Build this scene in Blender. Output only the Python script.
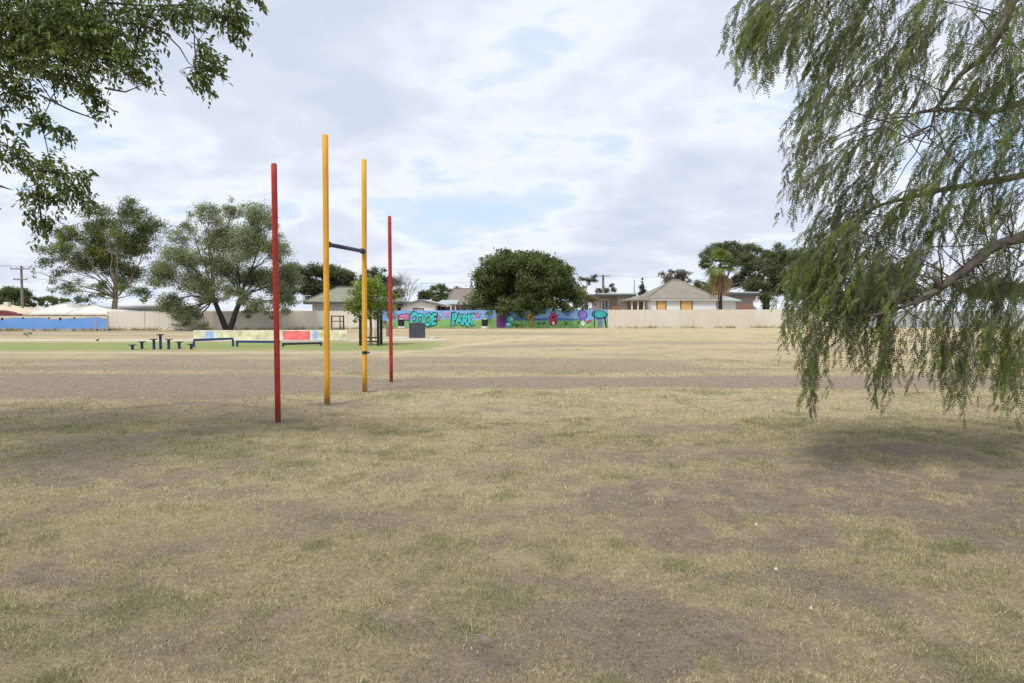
import bpy, bmesh, math, random
import numpy as np
from mathutils import Vector, Matrix

random.seed(7); RNG = np.random.default_rng(7)
for o in list(bpy.data.objects): bpy.data.objects.remove(o)
SC = bpy.context.scene
COL = SC.collection
R = math.radians

# ------------------------------------------------------------------ camera
W_, H_, FPX, HC = 1024, 683, 740.0, 1.6
HORIZON = 310.0
PITCH = math.atan((H_/2 - HORIZON)/FPX)
cam = bpy.data.cameras.new('camera'); camo = bpy.data.objects.new('camera', cam); COL.objects.link(camo)
cam.sensor_width = 36.0; cam.lens = FPX/W_*36.0; cam.clip_end = 6000; cam.clip_start = 0.05
camo.location = (0, 0, HC); camo.rotation_euler = (math.pi/2 - PITCH, 0, 0)
SC.camera = camo
SC.render.resolution_x = W_; SC.render.resolution_y = H_

# ------------------------------------------------------------------ sun, sky, exposure
SUN_TO = Vector((-0.28, -0.42, 0.86)).normalized()
sl = bpy.data.lights.new('sun', 'SUN'); sl.energy = 2.9; sl.angle = R(12); sl.color = (1.0, 0.95, 0.86)
so = bpy.data.objects.new('sun', sl); COL.objects.link(so)
so.rotation_euler = (-SUN_TO).to_track_quat('-Z', 'Y').to_euler(); so.location = (0, 0, 60)
SC.view_settings.view_transform = 'Standard'; SC.view_settings.look = 'None'
SC.view_settings.gamma = 1.0; SC.view_settings.use_curve_mapping = False
SC.view_settings.exposure = 0.26

wd = bpy.data.worlds.new('World'); SC.world = wd; wd.use_nodes = True
def nn(t, typ, **kw):
    n = t.nodes.new(typ)
    for k, v in kw.items():
        if k.startswith('i_'):
            key = k[2:].replace('_', ' ')
            n.inputs[key].default_value = v
        else: setattr(n, k, v)
    return n
def math_(t, op, a, b=None, clamp=False):
    n = t.nodes.new('ShaderNodeMath'); n.operation = op; n.use_clamp = clamp
    for i, v in enumerate((a, b)):
        if v is None: continue
        if isinstance(v, (int, float)): n.inputs[i].default_value = v
        else: t.links.new(v, n.inputs[i])
    return n.outputs[0]
def mix_(t, fac, a, b, blend='MIX'):
    n = t.nodes.new('ShaderNodeMix'); n.data_type = 'RGBA'; n.blend_type = blend
    for s, v in ((n.inputs[0], fac), (n.inputs[6], a), (n.inputs[7], b)):
        if isinstance(v, (int, float)): s.default_value = v
        elif isinstance(v, (tuple, list)): s.default_value = (*v[:3], 1)
        else: t.links.new(v, s)
    return n.outputs[2]
def ramp_(t, fac, stops):
    n = t.nodes.new('ShaderNodeValToRGB')
    e = n.color_ramp.elements
    while len(e) < len(stops): e.new(0.5)
    for q, (p, c) in zip(e, stops):
        q.position = p; q.color = (*c, 1) if isinstance(c, (tuple, list)) else (c, c, c, 1)
    t.links.new(fac, n.inputs[0]); return n.outputs[0]
def noise_(t, vec, scale, detail=6, rough=0.55, dist=0.0):
    n = nn(t, 'ShaderNodeTexNoise'); n.inputs['Scale'].default_value = scale
    n.inputs['Detail'].default_value = detail; n.inputs['Roughness'].default_value = rough
    n.inputs['Distortion'].default_value = dist
    if vec is not None: t.links.new(vec, n.inputs['Vector'])
    return n.outputs[0]

def build_world():
    t = wd.node_tree; t.nodes.clear()
    out = nn(t, 'ShaderNodeOutputWorld'); bg = nn(t, 'ShaderNodeBackground'); bg.inputs[1].default_value = 0.1
    sky = nn(t, 'ShaderNodeTexSky', sky_type='NISHITA', sun_disc=False)
    sky.sun_elevation = math.asin(SUN_TO.z); sky.sun_rotation = math.atan2(SUN_TO.x, SUN_TO.y)
    tc = nn(t, 'ShaderNodeTexCoord'); sp = nn(t, 'ShaderNodeSeparateXYZ'); t.links.new(tc.outputs['Generated'], sp.inputs[0])
    z = math_(t, 'ADD', math_(t, 'MAXIMUM', sp.outputs[2], 0.0), 0.26)
    cb = nn(t, 'ShaderNodeCombineXYZ')
    t.links.new(math_(t, 'DIVIDE', sp.outputs[0], z), cb.inputs[0]); t.links.new(math_(t, 'DIVIDE', sp.outputs[1], z), cb.inputs[1])
    off = nn(t, 'ShaderNodeVectorMath', operation='ADD'); t.links.new(cb.outputs[0], off.inputs[0]); off.inputs[1].default_value = (3.1, 1.7, 0.4)
    cov = noise_(t, off.outputs[0], 1.55, 9, 0.55, 0.15)
    fine = noise_(t, off.outputs[0], 4.4, 8, 0.55, 0.2)
    a = math_(t, 'ADD', math_(t, 'MULTIPLY', cov, 0.70), math_(t, 'MULTIPLY', fine, 0.30))
    a = math_(t, 'ADD', a, math_(t, 'MULTIPLY', math_(t, 'MINIMUM', math_(t, 'MAXIMUM', sp.outputs[2], 0.0), 0.45), 0.14))
    K = 8.9
    ccol = ramp_(t, a, [(0.38, (0.62*K, 0.76*K, 0.965*K)), (0.445, (0.70*K, 0.80*K, 0.955*K)), (0.485, (0.855*K, 0.90*K, 0.975*K)), (0.515, (0.82*K, 0.87*K, 0.96*K)),
                        (0.565, (0.72*K, 0.775*K, 0.895*K)), (0.66, (0.62*K, 0.68*K, 0.825*K))])
    mask = ramp_(t, a, [(0.32, 0.60), (0.42, 0.95), (0.48, 1.0)])
    skyc = mix_(t, 1.0, sky.outputs[0], (1.5, 1.5, 1.5), 'MULTIPLY')
    c = mix_(t, mask, skyc, ccol)
    t.links.new(c, bg.inputs[0]); t.links.new(bg.outputs[0], out.inputs[0])
build_world()

# ------------------------------------------------------------------ helpers
cp, sp_ = math.cos(PITCH), math.sin(PITCH)
def ray(px, py):
    x = (px - W_/2)/FPX; y = (H_/2 - py)/FPX
    return Vector((x, cp + y*sp_, -sp_ + y*cp))
def P(px, py, d):                       # the point of the place seen at that spot, d metres out
    r = ray(px, py); k = d/r.y
    return Vector((r.x*k, d, HC + r.z*k))
def G(px, py):                          # the same on the ground
    r = ray(px, py); k = -HC/r.z
    return Vector((r.x*k, r.y*k, 0))
def gd(py): return G(W_/2, py).y

ORG = {}
def link(o, parent, origin=(0, 0, 0)):
    COL.objects.link(o)
    if parent is not None:
        o.parent = parent; ORG[o.name] = ORG[parent.name]
    else: ORG[o.name] = Vector(origin)
    return o
def tag(o, label=None, cat=None, group=None, kind=None):
    for k, v in (('label', label), ('category', cat), ('group', group), ('kind', kind)):
        if v: o[k] = v
    return o
def thing(name, label, cat, loc, group=None):
    o = bpy.data.objects.new(name, None); o.location = loc; o.empty_display_size = 0.2
    link(o, None, loc); return tag(o, label, cat, group)

class MB:
    def __init__(s): s.v = []; s.f = []
    def add(s, v, f):
        n = len(s.v); s.v += [tuple(p) for p in v]; s.f += [tuple(i+n for i in q) for q in f]; return s
    def box(s, x0, x1, y0, y1, z0, z1, M=None):
        v = [Vector((x, y, z)) for z in (z0, z1) for y in (y0, y1) for x in (x0, x1)]
        if M is not None: v = [M @ p for p in v]
        return s.add(v, [(0,2,3,1), (4,5,7,6), (0,1,5,4), (2,6,7,3), (0,4,6,2), (1,3,7,5)])
    def tube(s, pts, rad, n=8, caps=True):
        pts = [Vector(p) for p in pts]
        if isinstance(rad, (int, float)): rad = [rad]*len(pts)
        v = []; f = []; up = None
        for i, p in enumerate(pts):
            d = (pts[min(i+1, len(pts)-1)] - pts[max(i-1, 0)])
            if d.length < 1e-9: d = Vector((0, 0, 1))
            d.normalize()
            if up is None: up = Vector((1, 0, 0)) if abs(d.x) < 0.8 else Vector((0, 1, 0))
            a = (up - d*up.dot(d)).normalized(); b = d.cross(a); up = a
            for k in range(n):
                w = 2*math.pi*k/n; v.append(p + (a*math.cos(w) + b*math.sin(w))*rad[i])
        for i in range(len(pts)-1):
            for k in range(n):
                k2 = (k+1) % n; f.append((i*n+k, i*n+k2, (i+1)*n+k2, (i+1)*n+k))
        if caps:
            f.append(tuple(range(n-1, -1, -1))); m = (len(pts)-1)*n; f.append(tuple(m+k for k in range(n)))
        return s.add(v, f)
    def build(s, name, mat, parent=None, origin=(0, 0, 0), smooth=False):
        me = bpy.data.meshes.new(name)
        og = ORG[parent.name] if parent is not None else Vector(origin)
        me.from_pydata([(a-og.x, b-og.y, c-og.z) for a, b, c in s.v], [], s.f); me.update()
        bm = bmesh.new(); bm.from_mesh(me); bmesh.ops.recalc_face_normals(bm, faces=bm.faces); bm.to_mesh(me); bm.free()
        if smooth: me.polygons.foreach_set('use_smooth', [True]*len(me.polygons))
        me.materials.append(mat)
        o = bpy.data.objects.new(name, me)
        if parent is None: o.location = origin
        return link(o, parent, origin)

def np_mesh(name, V, k, mat, parent=None, origin=(0, 0, 0), col=None, F=None, attrs=None, smooth=False):
    """V (n,3); faces are consecutive runs of k vertices unless F is given; col (n,3) point colours"""
    og = np.array(ORG[parent.name] if parent is not None else origin, dtype=np.float64)
    V = (V - og).astype(np.float32); n = len(V)
    me = bpy.data.meshes.new(name); me.vertices.add(n); me.vertices.foreach_set('co', V.ravel())
    idx = np.arange(n, dtype=np.int32) if F is None else F.astype(np.int32).ravel()
    m = len(idx)//k
    me.loops.add(len(idx)); me.loops.foreach_set('vertex_index', idx)
    me.polygons.add(m); me.polygons.foreach_set('loop_start', np.arange(m, dtype=np.int32)*k)
    if smooth: me.polygons.foreach_set('use_smooth', np.ones(m, dtype=bool))
    me.update(calc_edges=True)
    if col is not None:
        a = me.color_attributes.new('col', 'FLOAT_COLOR', 'POINT')
        a.data.foreach_set('color', np.concatenate([col, np.ones((n, 1))], 1).astype(np.float32).ravel())
    for nm, arr in (attrs or {}).items():
        a = me.attributes.new(nm, 'FLOAT', 'POINT'); a.data.foreach_set('value', arr.astype(np.float32))
    me.materials.append(mat)
    o = bpy.data.objects.new(name, me)
    if parent is None: o.location = origin
    return link(o, parent, origin)

# value noise in numpy for layout of patches
def _hash(ix, iy, seed):
    h = (ix.astype(np.int64)*374761393 + iy.astype(np.int64)*668265263 + seed*1442695041) & 0x7fffffff
    h = ((h ^ (h >> 13))*1274126177) & 0x7fffffff
    h = (h ^ (h >> 16)) & 0x7fffffff
    return h/float(0x7fffffff)
def vnoise(x, y, seed=0):
    ix = np.floor(x); iy = np.floor(y); fx = x-ix; fy = y-iy
    fx = fx*fx*(3-2*fx); fy = fy*fy*(3-2*fy)
    a = _hash(ix, iy, seed); b = _hash(ix+1, iy, seed); c = _hash(ix, iy+1, seed); d = _hash(ix+1, iy+1, seed)
    return (a*(1-fx)+b*fx)*(1-fy) + (c*(1-fx)+d*fx)*fy
def fbm(x, y, s, oct=4, seed=0, rough=0.55):
    r = 0; w = 1; t = 0
    for i in range(oct):
        r = r + w*vnoise(x*s*2**i+17.3*i, y*s*2**i-9.1*i, seed+i*13); t += w; w *= rough
    return r/t
def sstep(a, b, x):
    t = np.clip((x-a)/(b-a), 0, 1); return t*t*(3-2*t)

# ------------------------------------------------------------------ materials
def new_mat(name):
    m = bpy.data.materials.new(name); m.use_nodes = True; t = m.node_tree
    return m, t, t.nodes['Principled BSDF']
def obj_co(t): return nn(t, 'ShaderNodeTexCoord').outputs['Object']
def plain(name, c, rough=0.7, var=0.18, scale=3.0, spec=0.3, metal=0.0, bump=0.0, streak=False):
    m, t, b = new_mat(name)
    co = obj_co(t)
    if streak:
        mp = nn(t, 'ShaderNodeMapping'); mp.inputs['Scale'].default_value = (1, 1, 0.12); t.links.new(co, mp.inputs[0]); co = mp.outputs[0]
    f = noise_(t, co, scale, 7, 0.62)
    f = ramp_(t, f, [(0.3, 0.0), (0.7, 1.0)])
    lo = tuple(x*(1-var) for x in c); hi = tuple(min(1, x*(1+var)) for x in c)
    t.links.new(mix_(t, f, lo, hi), b.inputs['Base Color'])
    b.inputs['Roughness'].default_value = rough; b.inputs['Specular IOR Level'].default_value = spec; b.inputs['Metallic'].default_value = metal
    if bump:
        bp = nn(t, 'ShaderNodeBump'); bp.inputs['Strength'].default_value = bump; bp.inputs['Distance'].default_value = 0.02
        t.links.new(noise_(t, obj_co(t), scale*6, 6, 0.6), bp.inputs['Height']); t.links.new(bp.outputs[0], b.inputs['Normal'])
    return m
def leaf_mat(name, trans=0.3, rough=0.5, spec=0.25):
    m, t, b = new_mat(name)
    at = nn(t, 'ShaderNodeAttribute', attribute_name='col')
    t.links.new(at.outputs['Color'], b.inputs['Base Color'])
    b.inputs['Roughness'].default_value = rough; b.inputs['Specular IOR Level'].default_value = spec
    tr = nn(t, 'ShaderNodeBsdfTranslucent'); t.links.new(mix_(t, 1.0, at.outputs['Color'], (1.15, 1.25, 0.7), 'MULTIPLY'), tr.inputs[0])
    mx = nn(t, 'ShaderNodeMixShader'); mx.inputs[0].default_value = trans
    t.links.new(b.outputs[0], mx.inputs[1]); t.links.new(tr.outputs[0], mx.inputs[2])
    t.links.new(mx.outputs[0], t.nodes['Material Output'].inputs[0]); return m
def bark_mat(name, c, c2, scale=6):
    m, t, b = new_mat(name); co = obj_co(t)
    mp = nn(t, 'ShaderNodeMapping'); mp.inputs['Scale'].default_value = (1, 1, 0.25); t.links.new(co, mp.inputs[0])
    f = noise_(t, mp.outputs[0], scale, 8, 0.65)
    t.links.new(mix_(t, ramp_(t, f, [(0.35, 0), (0.65, 1)]), c, c2), b.inputs['Base Color'])
    b.inputs['Roughness'].default_value = 0.9; b.inputs['Specular IOR Level'].default_value = 0.15
    bp = nn(t, 'ShaderNodeBump'); bp.inputs['Strength'].default_value = 0.7; bp.inputs['Distance'].default_value = 0.03
    t.links.new(noise_(t, mp.outputs[0], scale*3, 8, 0.6), bp.inputs['Height']); t.links.new(bp.outputs[0], b.inputs['Normal']); return m
def post_paint(name, c, fade, scuff):
    m, t, b = new_mat(name); co = obj_co(t)
    f = noise_(t, co, 2.2, 8, 0.65)
    base = mix_(t, ramp_(t, f, [(0.38, 0), (0.60, 1)]), c, fade)
    mp = nn(t, 'ShaderNodeMapping'); mp.inputs['Scale'].default_value = (14, 14, 1.2); t.links.new(co, mp.inputs[0])
    s = noise_(t, mp.outputs[0], 2.0, 8, 0.7)
    base = mix_(t, ramp_(t, s, [(0.54, 0), (0.66, 0.6)]), base, scuff)
    ch = noise_(t, co, 16.0, 6, 0.6)
    base = mix_(t, ramp_(t, ch, [(0.66, 0), (0.70, 0.8)]), base, scuff)
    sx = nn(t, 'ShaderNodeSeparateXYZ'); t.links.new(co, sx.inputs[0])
    low_tint = math_(t, 'SUBTRACT', math_(t, 'ADD', 0.22, math_(t, 'MULTIPLY', math_(t, 'SUBTRACT', ch, 0.5), 0.6)), sx.outputs[2])
    base = mix_(t, ramp_(t, low_tint, [(0.0, 0), (0.16, 0.5)]), base, (0.20, 0.155, 0.115))  # brown tint over the lowest part, with a ragged upper edge
    t.links.new(base, b.inputs['Base Color']); b.inputs['Roughness'].default_value = 0.62; b.inputs['Specular IOR Level'].default_value = 0.35
    bp = nn(t, 'ShaderNodeBump'); bp.inputs['Strength'].default_value = 0.15; bp.inputs['Distance'].default_value = 0.004
    t.links.new(ch, bp.inputs['Height']); t.links.new(bp.outputs[0], b.inputs['Normal']); return m
def tiles(name, c1, c2, rows=0.32, cols=0.3):
    m, t, b = new_mat(name); co = obj_co(t)
    sp = nn(t, 'ShaderNodeSeparateXYZ'); t.links.new(co, sp.inputs[0])
    f = noise_(t, co, 1.3, 6, 0.6); g = noise_(t, co, 9.0, 3, 0.6)
    base = mix_(t, ramp_(t, f, [(0.3, 0), (0.7, 1)]), c1, c2)
    base = mix_(t, ramp_(t, g, [(0.45, 0), (0.75, 0.5)]), base, tuple(x*0.55 for x in c1))
    t.links.new(base, b.inputs['Base Color']); b.inputs['Roughness'].default_value = 0.8; b.inputs['Specular IOR Level'].default_value = 0.2
    w = math_(t, 'FRACT', math_(t, 'DIVIDE', sp.outputs[2], rows*0.35))
    bp = nn(t, 'ShaderNodeBump'); bp.inputs['Strength'].default_value = 0.8; bp.inputs['Distance'].default_value = 0.05
    t.links.new(w, bp.inputs['Height']); t.links.new(bp.outputs[0], b.inputs['Normal']); return m
def brick(name, c1, c2, mortar, scale=6.0):
    m, t, b = new_mat(name); co = obj_co(t)
    mp = nn(t, 'ShaderNodeMapping'); mp.inputs['Rotation'].default_value = (R(90), 0, 0); t.links.new(co, mp.inputs[0])
    br = nn(t, 'ShaderNodeTexBrick'); t.links.new(mp.outputs[0], br.inputs['Vector'])
    br.inputs['Color1'].default_value = (*c1, 1); br.inputs['Color2'].default_value = (*c2, 1); br.inputs['Mortar'].default_value = (*mortar, 1)
    br.inputs['Scale'].default_value = scale; br.inputs['Mortar Size'].default_value = 0.02
    t.links.new(br.outputs[0], b.inputs['Base Color']); b.inputs['Roughness'].default_value = 0.9; return m

M_STRAWPATH = plain('pale_concrete', (0.50, 0.46, 0.40), 0.9, 0.15, 1.5, 0.2, bump=0.2)
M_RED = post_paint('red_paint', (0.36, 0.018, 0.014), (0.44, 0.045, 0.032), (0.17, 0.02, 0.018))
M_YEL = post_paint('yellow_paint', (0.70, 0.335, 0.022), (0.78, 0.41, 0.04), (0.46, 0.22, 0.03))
M_NAVY = plain('navy_pad', (0.035, 0.05, 0.105), 0.55, 0.25, 6)
M_BLUE = plain('blue_steel', (0.022, 0.055, 0.14), 0.5, 0.25, 4)
M_DKBLUE = plain('dark_steel', (0.03, 0.04, 0.055), 0.5, 0.25, 4)
M_BLACK = plain('black_metal', (0.022, 0.02, 0.018), 0.6, 0.3, 5)
M_BROWNMETAL = plain('brown_metal', (0.075, 0.05, 0.045), 0.6, 0.3, 5)
M_BIN = plain('bin_grey', (0.075, 0.085, 0.10), 0.6, 0.25, 3)
M_DARK = plain('dark_void', (0.02, 0.02, 0.022), 0.8, 0.2)
M_GREYPOST = plain('grey_post', (0.17, 0.17, 0.17), 0.8, 0.2, 3, streak=True)
M_GALV = plain('galvanised', (0.40, 0.42, 0.44), 0.5, 0.12, 3, metal=0.3)
M_WIRE = plain('wire_black', (0.06, 0.06, 0.065), 0.6, 0.1)
M_CREAMWALL = plain('cream_render', (0.58, 0.53, 0.46), 0.9, 0.09, 0.55, 0.15, streak=True, bump=0.15)
M_CREAMFENCE = plain('cream_steel', (0.74, 0.69, 0.61), 0.75, 0.07, 0.4, 0.2, streak=True)
M_CAP = plain('wall_cap', (0.56, 0.51, 0.44), 0.9, 0.1, 1.0)
M_WHITE = plain('white_weatherboard', (0.80, 0.81, 0.83), 0.7, 0.05, 1)
M_OFFWHITE = plain('offwhite', (0.62, 0.60, 0.57), 0.7, 0.06, 1)
M_GLASS = plain('window_glass', (0.10, 0.12, 0.14), 0.15, 0.3, 1, 0.6)
M_PLY = plain('plywood_board', (0.66, 0.40, 0.15), 0.75, 0.12, 2.5)
M_MAROON = plain('maroon_wall', (0.17, 0.045, 0.06), 0.8, 0.15, 2)
M_TAUPE = plain('taupe_wall', (0.27, 0.22, 0.20), 0.85, 0.1, 1)
M_REDBRICK = brick('red_brick', (0.26, 0.10, 0.07), (0.20, 0.08, 0.06), (0.3, 0.26, 0.22))
M_CREAMBRICK = brick('cream_brick', (0.50, 0.40, 0.30), (0.42, 0.33, 0.25), (0.5, 0.46, 0.4))
M_GREYBRICK = brick('grey_brick', (0.25, 0.20, 0.18), (0.20, 0.16, 0.15), (0.3, 0.28, 0.26))
M_ROOF_GREY = tiles('grey_roof_tile', (0.22, 0.20, 0.17), (0.29, 0.265, 0.225))
M_ROOF_GREEN = tiles('mossy_roof_tile', (0.19, 0.20, 0.15), (0.26, 0.265, 0.20))
M_ROOF_BROWN = tiles('brown_roof_tile', (0.19, 0.155, 0.135), (0.25, 0.21, 0.185))
M_ROOF_PALE = plain('pale_metal_roof', (0.70, 0.68, 0.63), 0.5, 0.06, 1, 0.3)
M_ROOF_PEACH = plain('peach_roof', (0.58, 0.47, 0.34), 0.6, 0.08, 1, 0.3)
M_ROOF_BLUE = plain('bluegrey_roof', (0.34, 0.40, 0.42), 0.55, 0.08, 1, 0.3)
M_FASCIA = plain('pale_fascia', (0.48, 0.48, 0.46), 0.7, 0.08, 1)
M_FASCIAD = plain('dark_fascia', (0.07, 0.075, 0.085), 0.7, 0.1, 1)

# ------------------------------------------------------------------ ground
POSTS = {  # kind, base pixel, top pixel
 'near_red': ((278, 420.5), (274, 165)), 'near_yellow': ((327.3, 404), (325.2, 135.5)),
 'far_yellow': ((364.8, 391.3), (364.0, 160)), 'far_red': ((391.3, 381), (389.5, 217))}
FOOT = [G(*POSTS[k][0]) for k in POSTS]

def layers(x, y):
    """soil, green, lush masks of the ground at x, y (metres)"""
    n1 = fbm(x, y, 0.7, 5, 3); n2 = fbm(x, y, 1.1, 4, 11); n3 = fbm(x, y, 3.2, 3, 23)
    wob = (fbm(x, y, 0.22, 3, 41)-0.5)*2.4 + (n2-0.5)*1.6
    # the bare wheel track across the field
    yc = 16.4 + 0.35*np.sin(x*0.21) ; hw = 1.25 + 1.8*sstep(-2.5, -6.5, x) + 0.7*sstep(3.5, 8.0, x)
    track = 1 - sstep(0.55, 1.25, np.abs(y + wob*0.45 - yc)/hw)
    # broken soil beyond the track
    mid = sstep(18, 20, y)*(1-sstep(34, 46, y))*(0.20+0.48*sstep(0.40, 0.62, fbm(x*0.33, y, 0.30, 4, 57)))
    left = sstep(-3, -7, x)*sstep(18.5, 20.5, y)*(1-sstep(26.0, 28.0, y))*(0.30+0.50*sstep(0.38, 0.58, fbm(x*0.3, y, 0.35, 4, 77)))
    far = sstep(40, 48, y)*(0.12+0.5*sstep(0.42, 0.66, fbm(x*0.3, y, 0.16, 4, 91)))
    # bare soil in front under the big trees
    ru = np.exp(-(((x-4.4)/2.9)**2 + ((y-6.9)/2.2)**2)**1.2)*0.85
    fr = np.exp(-(((x-0.4)/1.5)**2 + ((y-5.9)/0.8)**2))*0.32 + np.exp(-(((x+2.0)/1.5)**2 + ((y-4.3)/0.7)**2))*0.20 + np.exp(-(((x-2.0)/1.3)**2 + ((y-5.2)/0.9)**2))*0.28
    lu = np.exp(-(((x+5.4)/2.6)**2 + ((y-8.0)/1.5)**2))*0.60
    base = 0.13 + sstep(0.46, 0.70, n1)*0.26 + sstep(0.55, 0.70, n2)*0.25 + np.exp(-((y-4.2)/1.4)**2)*0.12
    fg = (1-sstep(12, 14.5, y))*np.clip((ru + fr + lu + base)*(0.25+1.05*sstep(0.32, 0.64, 0.4*n2+0.6*n3)), 0, 0.92)
    pits = 0
    for p in FOOT:
        rr = np.sqrt(((x-p.x)/0.42)**2 + ((y-p.y)/0.34)**2) + (n3-0.5)*0.7
        pits = np.maximum(pits, 1 - sstep(0.5, 1.1, rr))
    soil = np.clip(np.maximum.reduce([track, mid, left, far, fg, pits*0.9]), 0, 1)
    # dull green
    g = sstep(0.48, 0.66, fbm(x, y, 0.8, 4, 131))*0.32+0.14 + sstep(0.55, 0.72, fbm(x, y, 3.0, 3, 151))*0.42
    g = g + np.exp(-(((x+5.5)/3.2)**2 + ((y-8.6)/1.7)**2)**1.3)*0.55 + np.exp(-(((x-4.2)/3.5)**2 + ((y-9.0)/0.9)**2))*0.3
    g = g + np.exp(-((y-4.0)/1.5)**2)*0.10 + np.exp(-(((x-1.4)/4)**2 + ((y-19.4)/0.8)**2))*0.45
    green = np.clip(g, 0, 1)*(1-0.6*soil)
    # the watered strip by the exercise stations
    e = (n2-0.5)*1.8
    lush = sstep(28.6, 30.2, y+e)*(1-sstep(36.0, 38.0, y+e))*(1-sstep(-4.0, -2.2, x+e*0.8))
    lush = np.maximum(lush, sstep(-6.5, -4.5, x)*(1-sstep(-3.6, -2.0, x))*sstep(27.5, 30, y+e)*(1-sstep(37, 40, y+e))*0.45)
    # pale worn line: in front of the strip, then slanting away
    yl = np.where(x < -4.3, 28.2, 28.2 + (x+4.3)*2.65)
    wd_ = np.where(x < -4.3, 0.5, 1.6)
    pale = (1-sstep(0.4, 1.1, np.abs(y - yl + (n2-0.5)*0.8)/wd_))*(1-sstep(1.6, 3.4, x))
    soil = soil*(1-lush)*(1-0.8*pale)
    return soil, green, lush, pale

def graded(a, b, fine0, fine1, step, grow):
    v = list(np.arange(fine0, fine1, step)); s = step
    x = v[-1]
    while x < b: s *= grow; x += s; v.append(x)
    s = step; x = v[0]; lo = []
    while x > a: s *= grow; x -= s; lo.append(x)
    return np.array(lo[::-1]+v)
gx = graded(-1500, 1500, -9, 9, 0.055, 1.035); gy = graded(-400, 3000, 2.2, 13, 0.055, 1.018)
XX, YY = np.meshgrid(gx, gy)
soil, green, lush, pale = layers(XX.ravel(), YY.ravel())
xr, yr = XX.ravel(), YY.ravel()
near = 1/(1+np.maximum(0, np.hypot(xr, yr)-8)/14)
ZZ = ((fbm(xr, yr, 0.8, 4, 201)-0.5)*0.05 + (fbm(xr, yr, 5.5, 3, 211)-0.5)*0.03*near - soil*0.012)*np.where(yr < 60, 1, 0)
ZZ -= 0.006
nx, ny = len(gx), len(gy)
ii = (np.arange(ny-1)[:, None]*nx + np.arange(nx-1)[None, :]).ravel()
FF = np.stack([ii, ii+1, ii+1+nx, ii+nx], 1)
def ground_mat():
    m, t, b = new_mat('dry_ground'); co = obj_co(t)
    A = lambda n: nn(t, 'ShaderNodeAttribute', attribute_name=n).outputs['Fac']
    f1 = noise_(t, co, 42.0, 6, 0.8); f2 = noise_(t, co, 5.0, 8, 0.7); f3 = noise_(t, co, 1.1, 8, 0.68)
    straw = mix_(t, ramp_(t, f1, [(0.32, 0), (0.68, 1)]), (0.22, 0.17, 0.095), (0.82, 0.69, 0.45))
    straw = mix_(t, ramp_(t, f3, [(0.42, 0), (0.64, 0.5)]), straw, (0.55, 0.44, 0.275))
    straw = mix_(t, ramp_(t, f2, [(0.50, 0), (0.70, 0.65)]), straw, (0.29, 0.235, 0.165))
    soilc = mix_(t, ramp_(t, f2, [(0.35, 0), (0.65, 1)]), (0.215, 0.168, 0.128), (0.395, 0.325, 0.255))
    soilc = mix_(t, ramp_(t, f1, [(0.40, 0), (0.75, 0.7)]), soilc, (0.46, 0.395, 0.32))
    soilc = mix_(t, ramp_(t, noise_(t, co, 60, 3, 0.6), [(0.56, 0), (0.66, 0.85)]), soilc, (0.085, 0.065, 0.05))
    grn = mix_(t, ramp_(t, f1, [(0.3, 0), (0.7, 1)]), (0.135, 0.130, 0.065), (0.38, 0.355, 0.195))
    lushc = mix_(t, ramp_(t, f2, [(0.3, 0), (0.7, 1)]), (0.13, 0.235, 0.055), (0.28, 0.36, 0.11))
    def edge(a, n, w=0.5):   # roughen a mask by noise
        return math_(t, 'ADD', a, math_(t, 'MULTIPLY', math_(t, 'SUBTRACT', n, 0.5), w), True)
    f4 = noise_(t, co, 14.0, 5, 0.7)
    brk = math_(t, 'ADD', math_(t, 'ADD', math_(t, 'MULTIPLY', f2, 0.24), math_(t, 'MULTIPLY', f4, 0.52)), math_(t, 'MULTIPLY', noise_(t, co, 0.9, 6, 0.7), 0.24))
    sm = ramp_(t, edge(A('soil'), brk, 2.2), [(0.21, 0), (0.74, 0.93)])
    gm = ramp_(t, edge(A('green'), brk, 1.8), [(0.22, 0), (0.85, 0.75)])
    lm = ramp_(t, edge(A('lush'), brk, 2.2), [(0.25, 0), (0.95, 0.72)])
    pm = ramp_(t, edge(A('pale'), f2, 0.8), [(0.3, 0), (0.7, 0.8)])
    c = mix_(t, gm, straw, grn); c = mix_(t, sm, c, soilc); c = mix_(t, pm, c, (0.56, 0.465, 0.33)); c = mix_(t, lm, c, lushc)
    t.links.new(c, b.inputs['Base Color']); b.inputs['Roughness'].default_value = 0.97; b.inputs['Specular IOR Level'].default_value = 0.08
    bp = nn(t, 'ShaderNodeBump'); bp.inputs['Strength'].default_value = 1.0; bp.inputs['Distance'].default_value = 0.05
    t.links.new(math_(t, 'ADD', f1, math_(t, 'MULTIPLY', f2, 1.2)), bp.inputs['Height']); t.links.new(bp.outputs[0], b.inputs['Normal'])
    return m
g = np_mesh('ground', np.stack([xr, yr, ZZ], 1), 4, ground_mat(), F=FF, attrs={'soil': soil, 'green': green, 'lush': lush, 'pale': pale}, smooth=True)
tag(g, 'dry field of straw coloured grass and bare brown soil', 'ground', kind='structure')

def gz(x, y):
    s = layers(x, y)[0]; near = 1/(1+np.maximum(0, np.hypot(x, y)-8)/14)
    return (fbm(x, y, 0.8, 4, 201)-0.5)*0.05 + (fbm(x, y, 5.5, 3, 211)-0.5)*0.03*near - s*0.012 - 0.006

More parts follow.
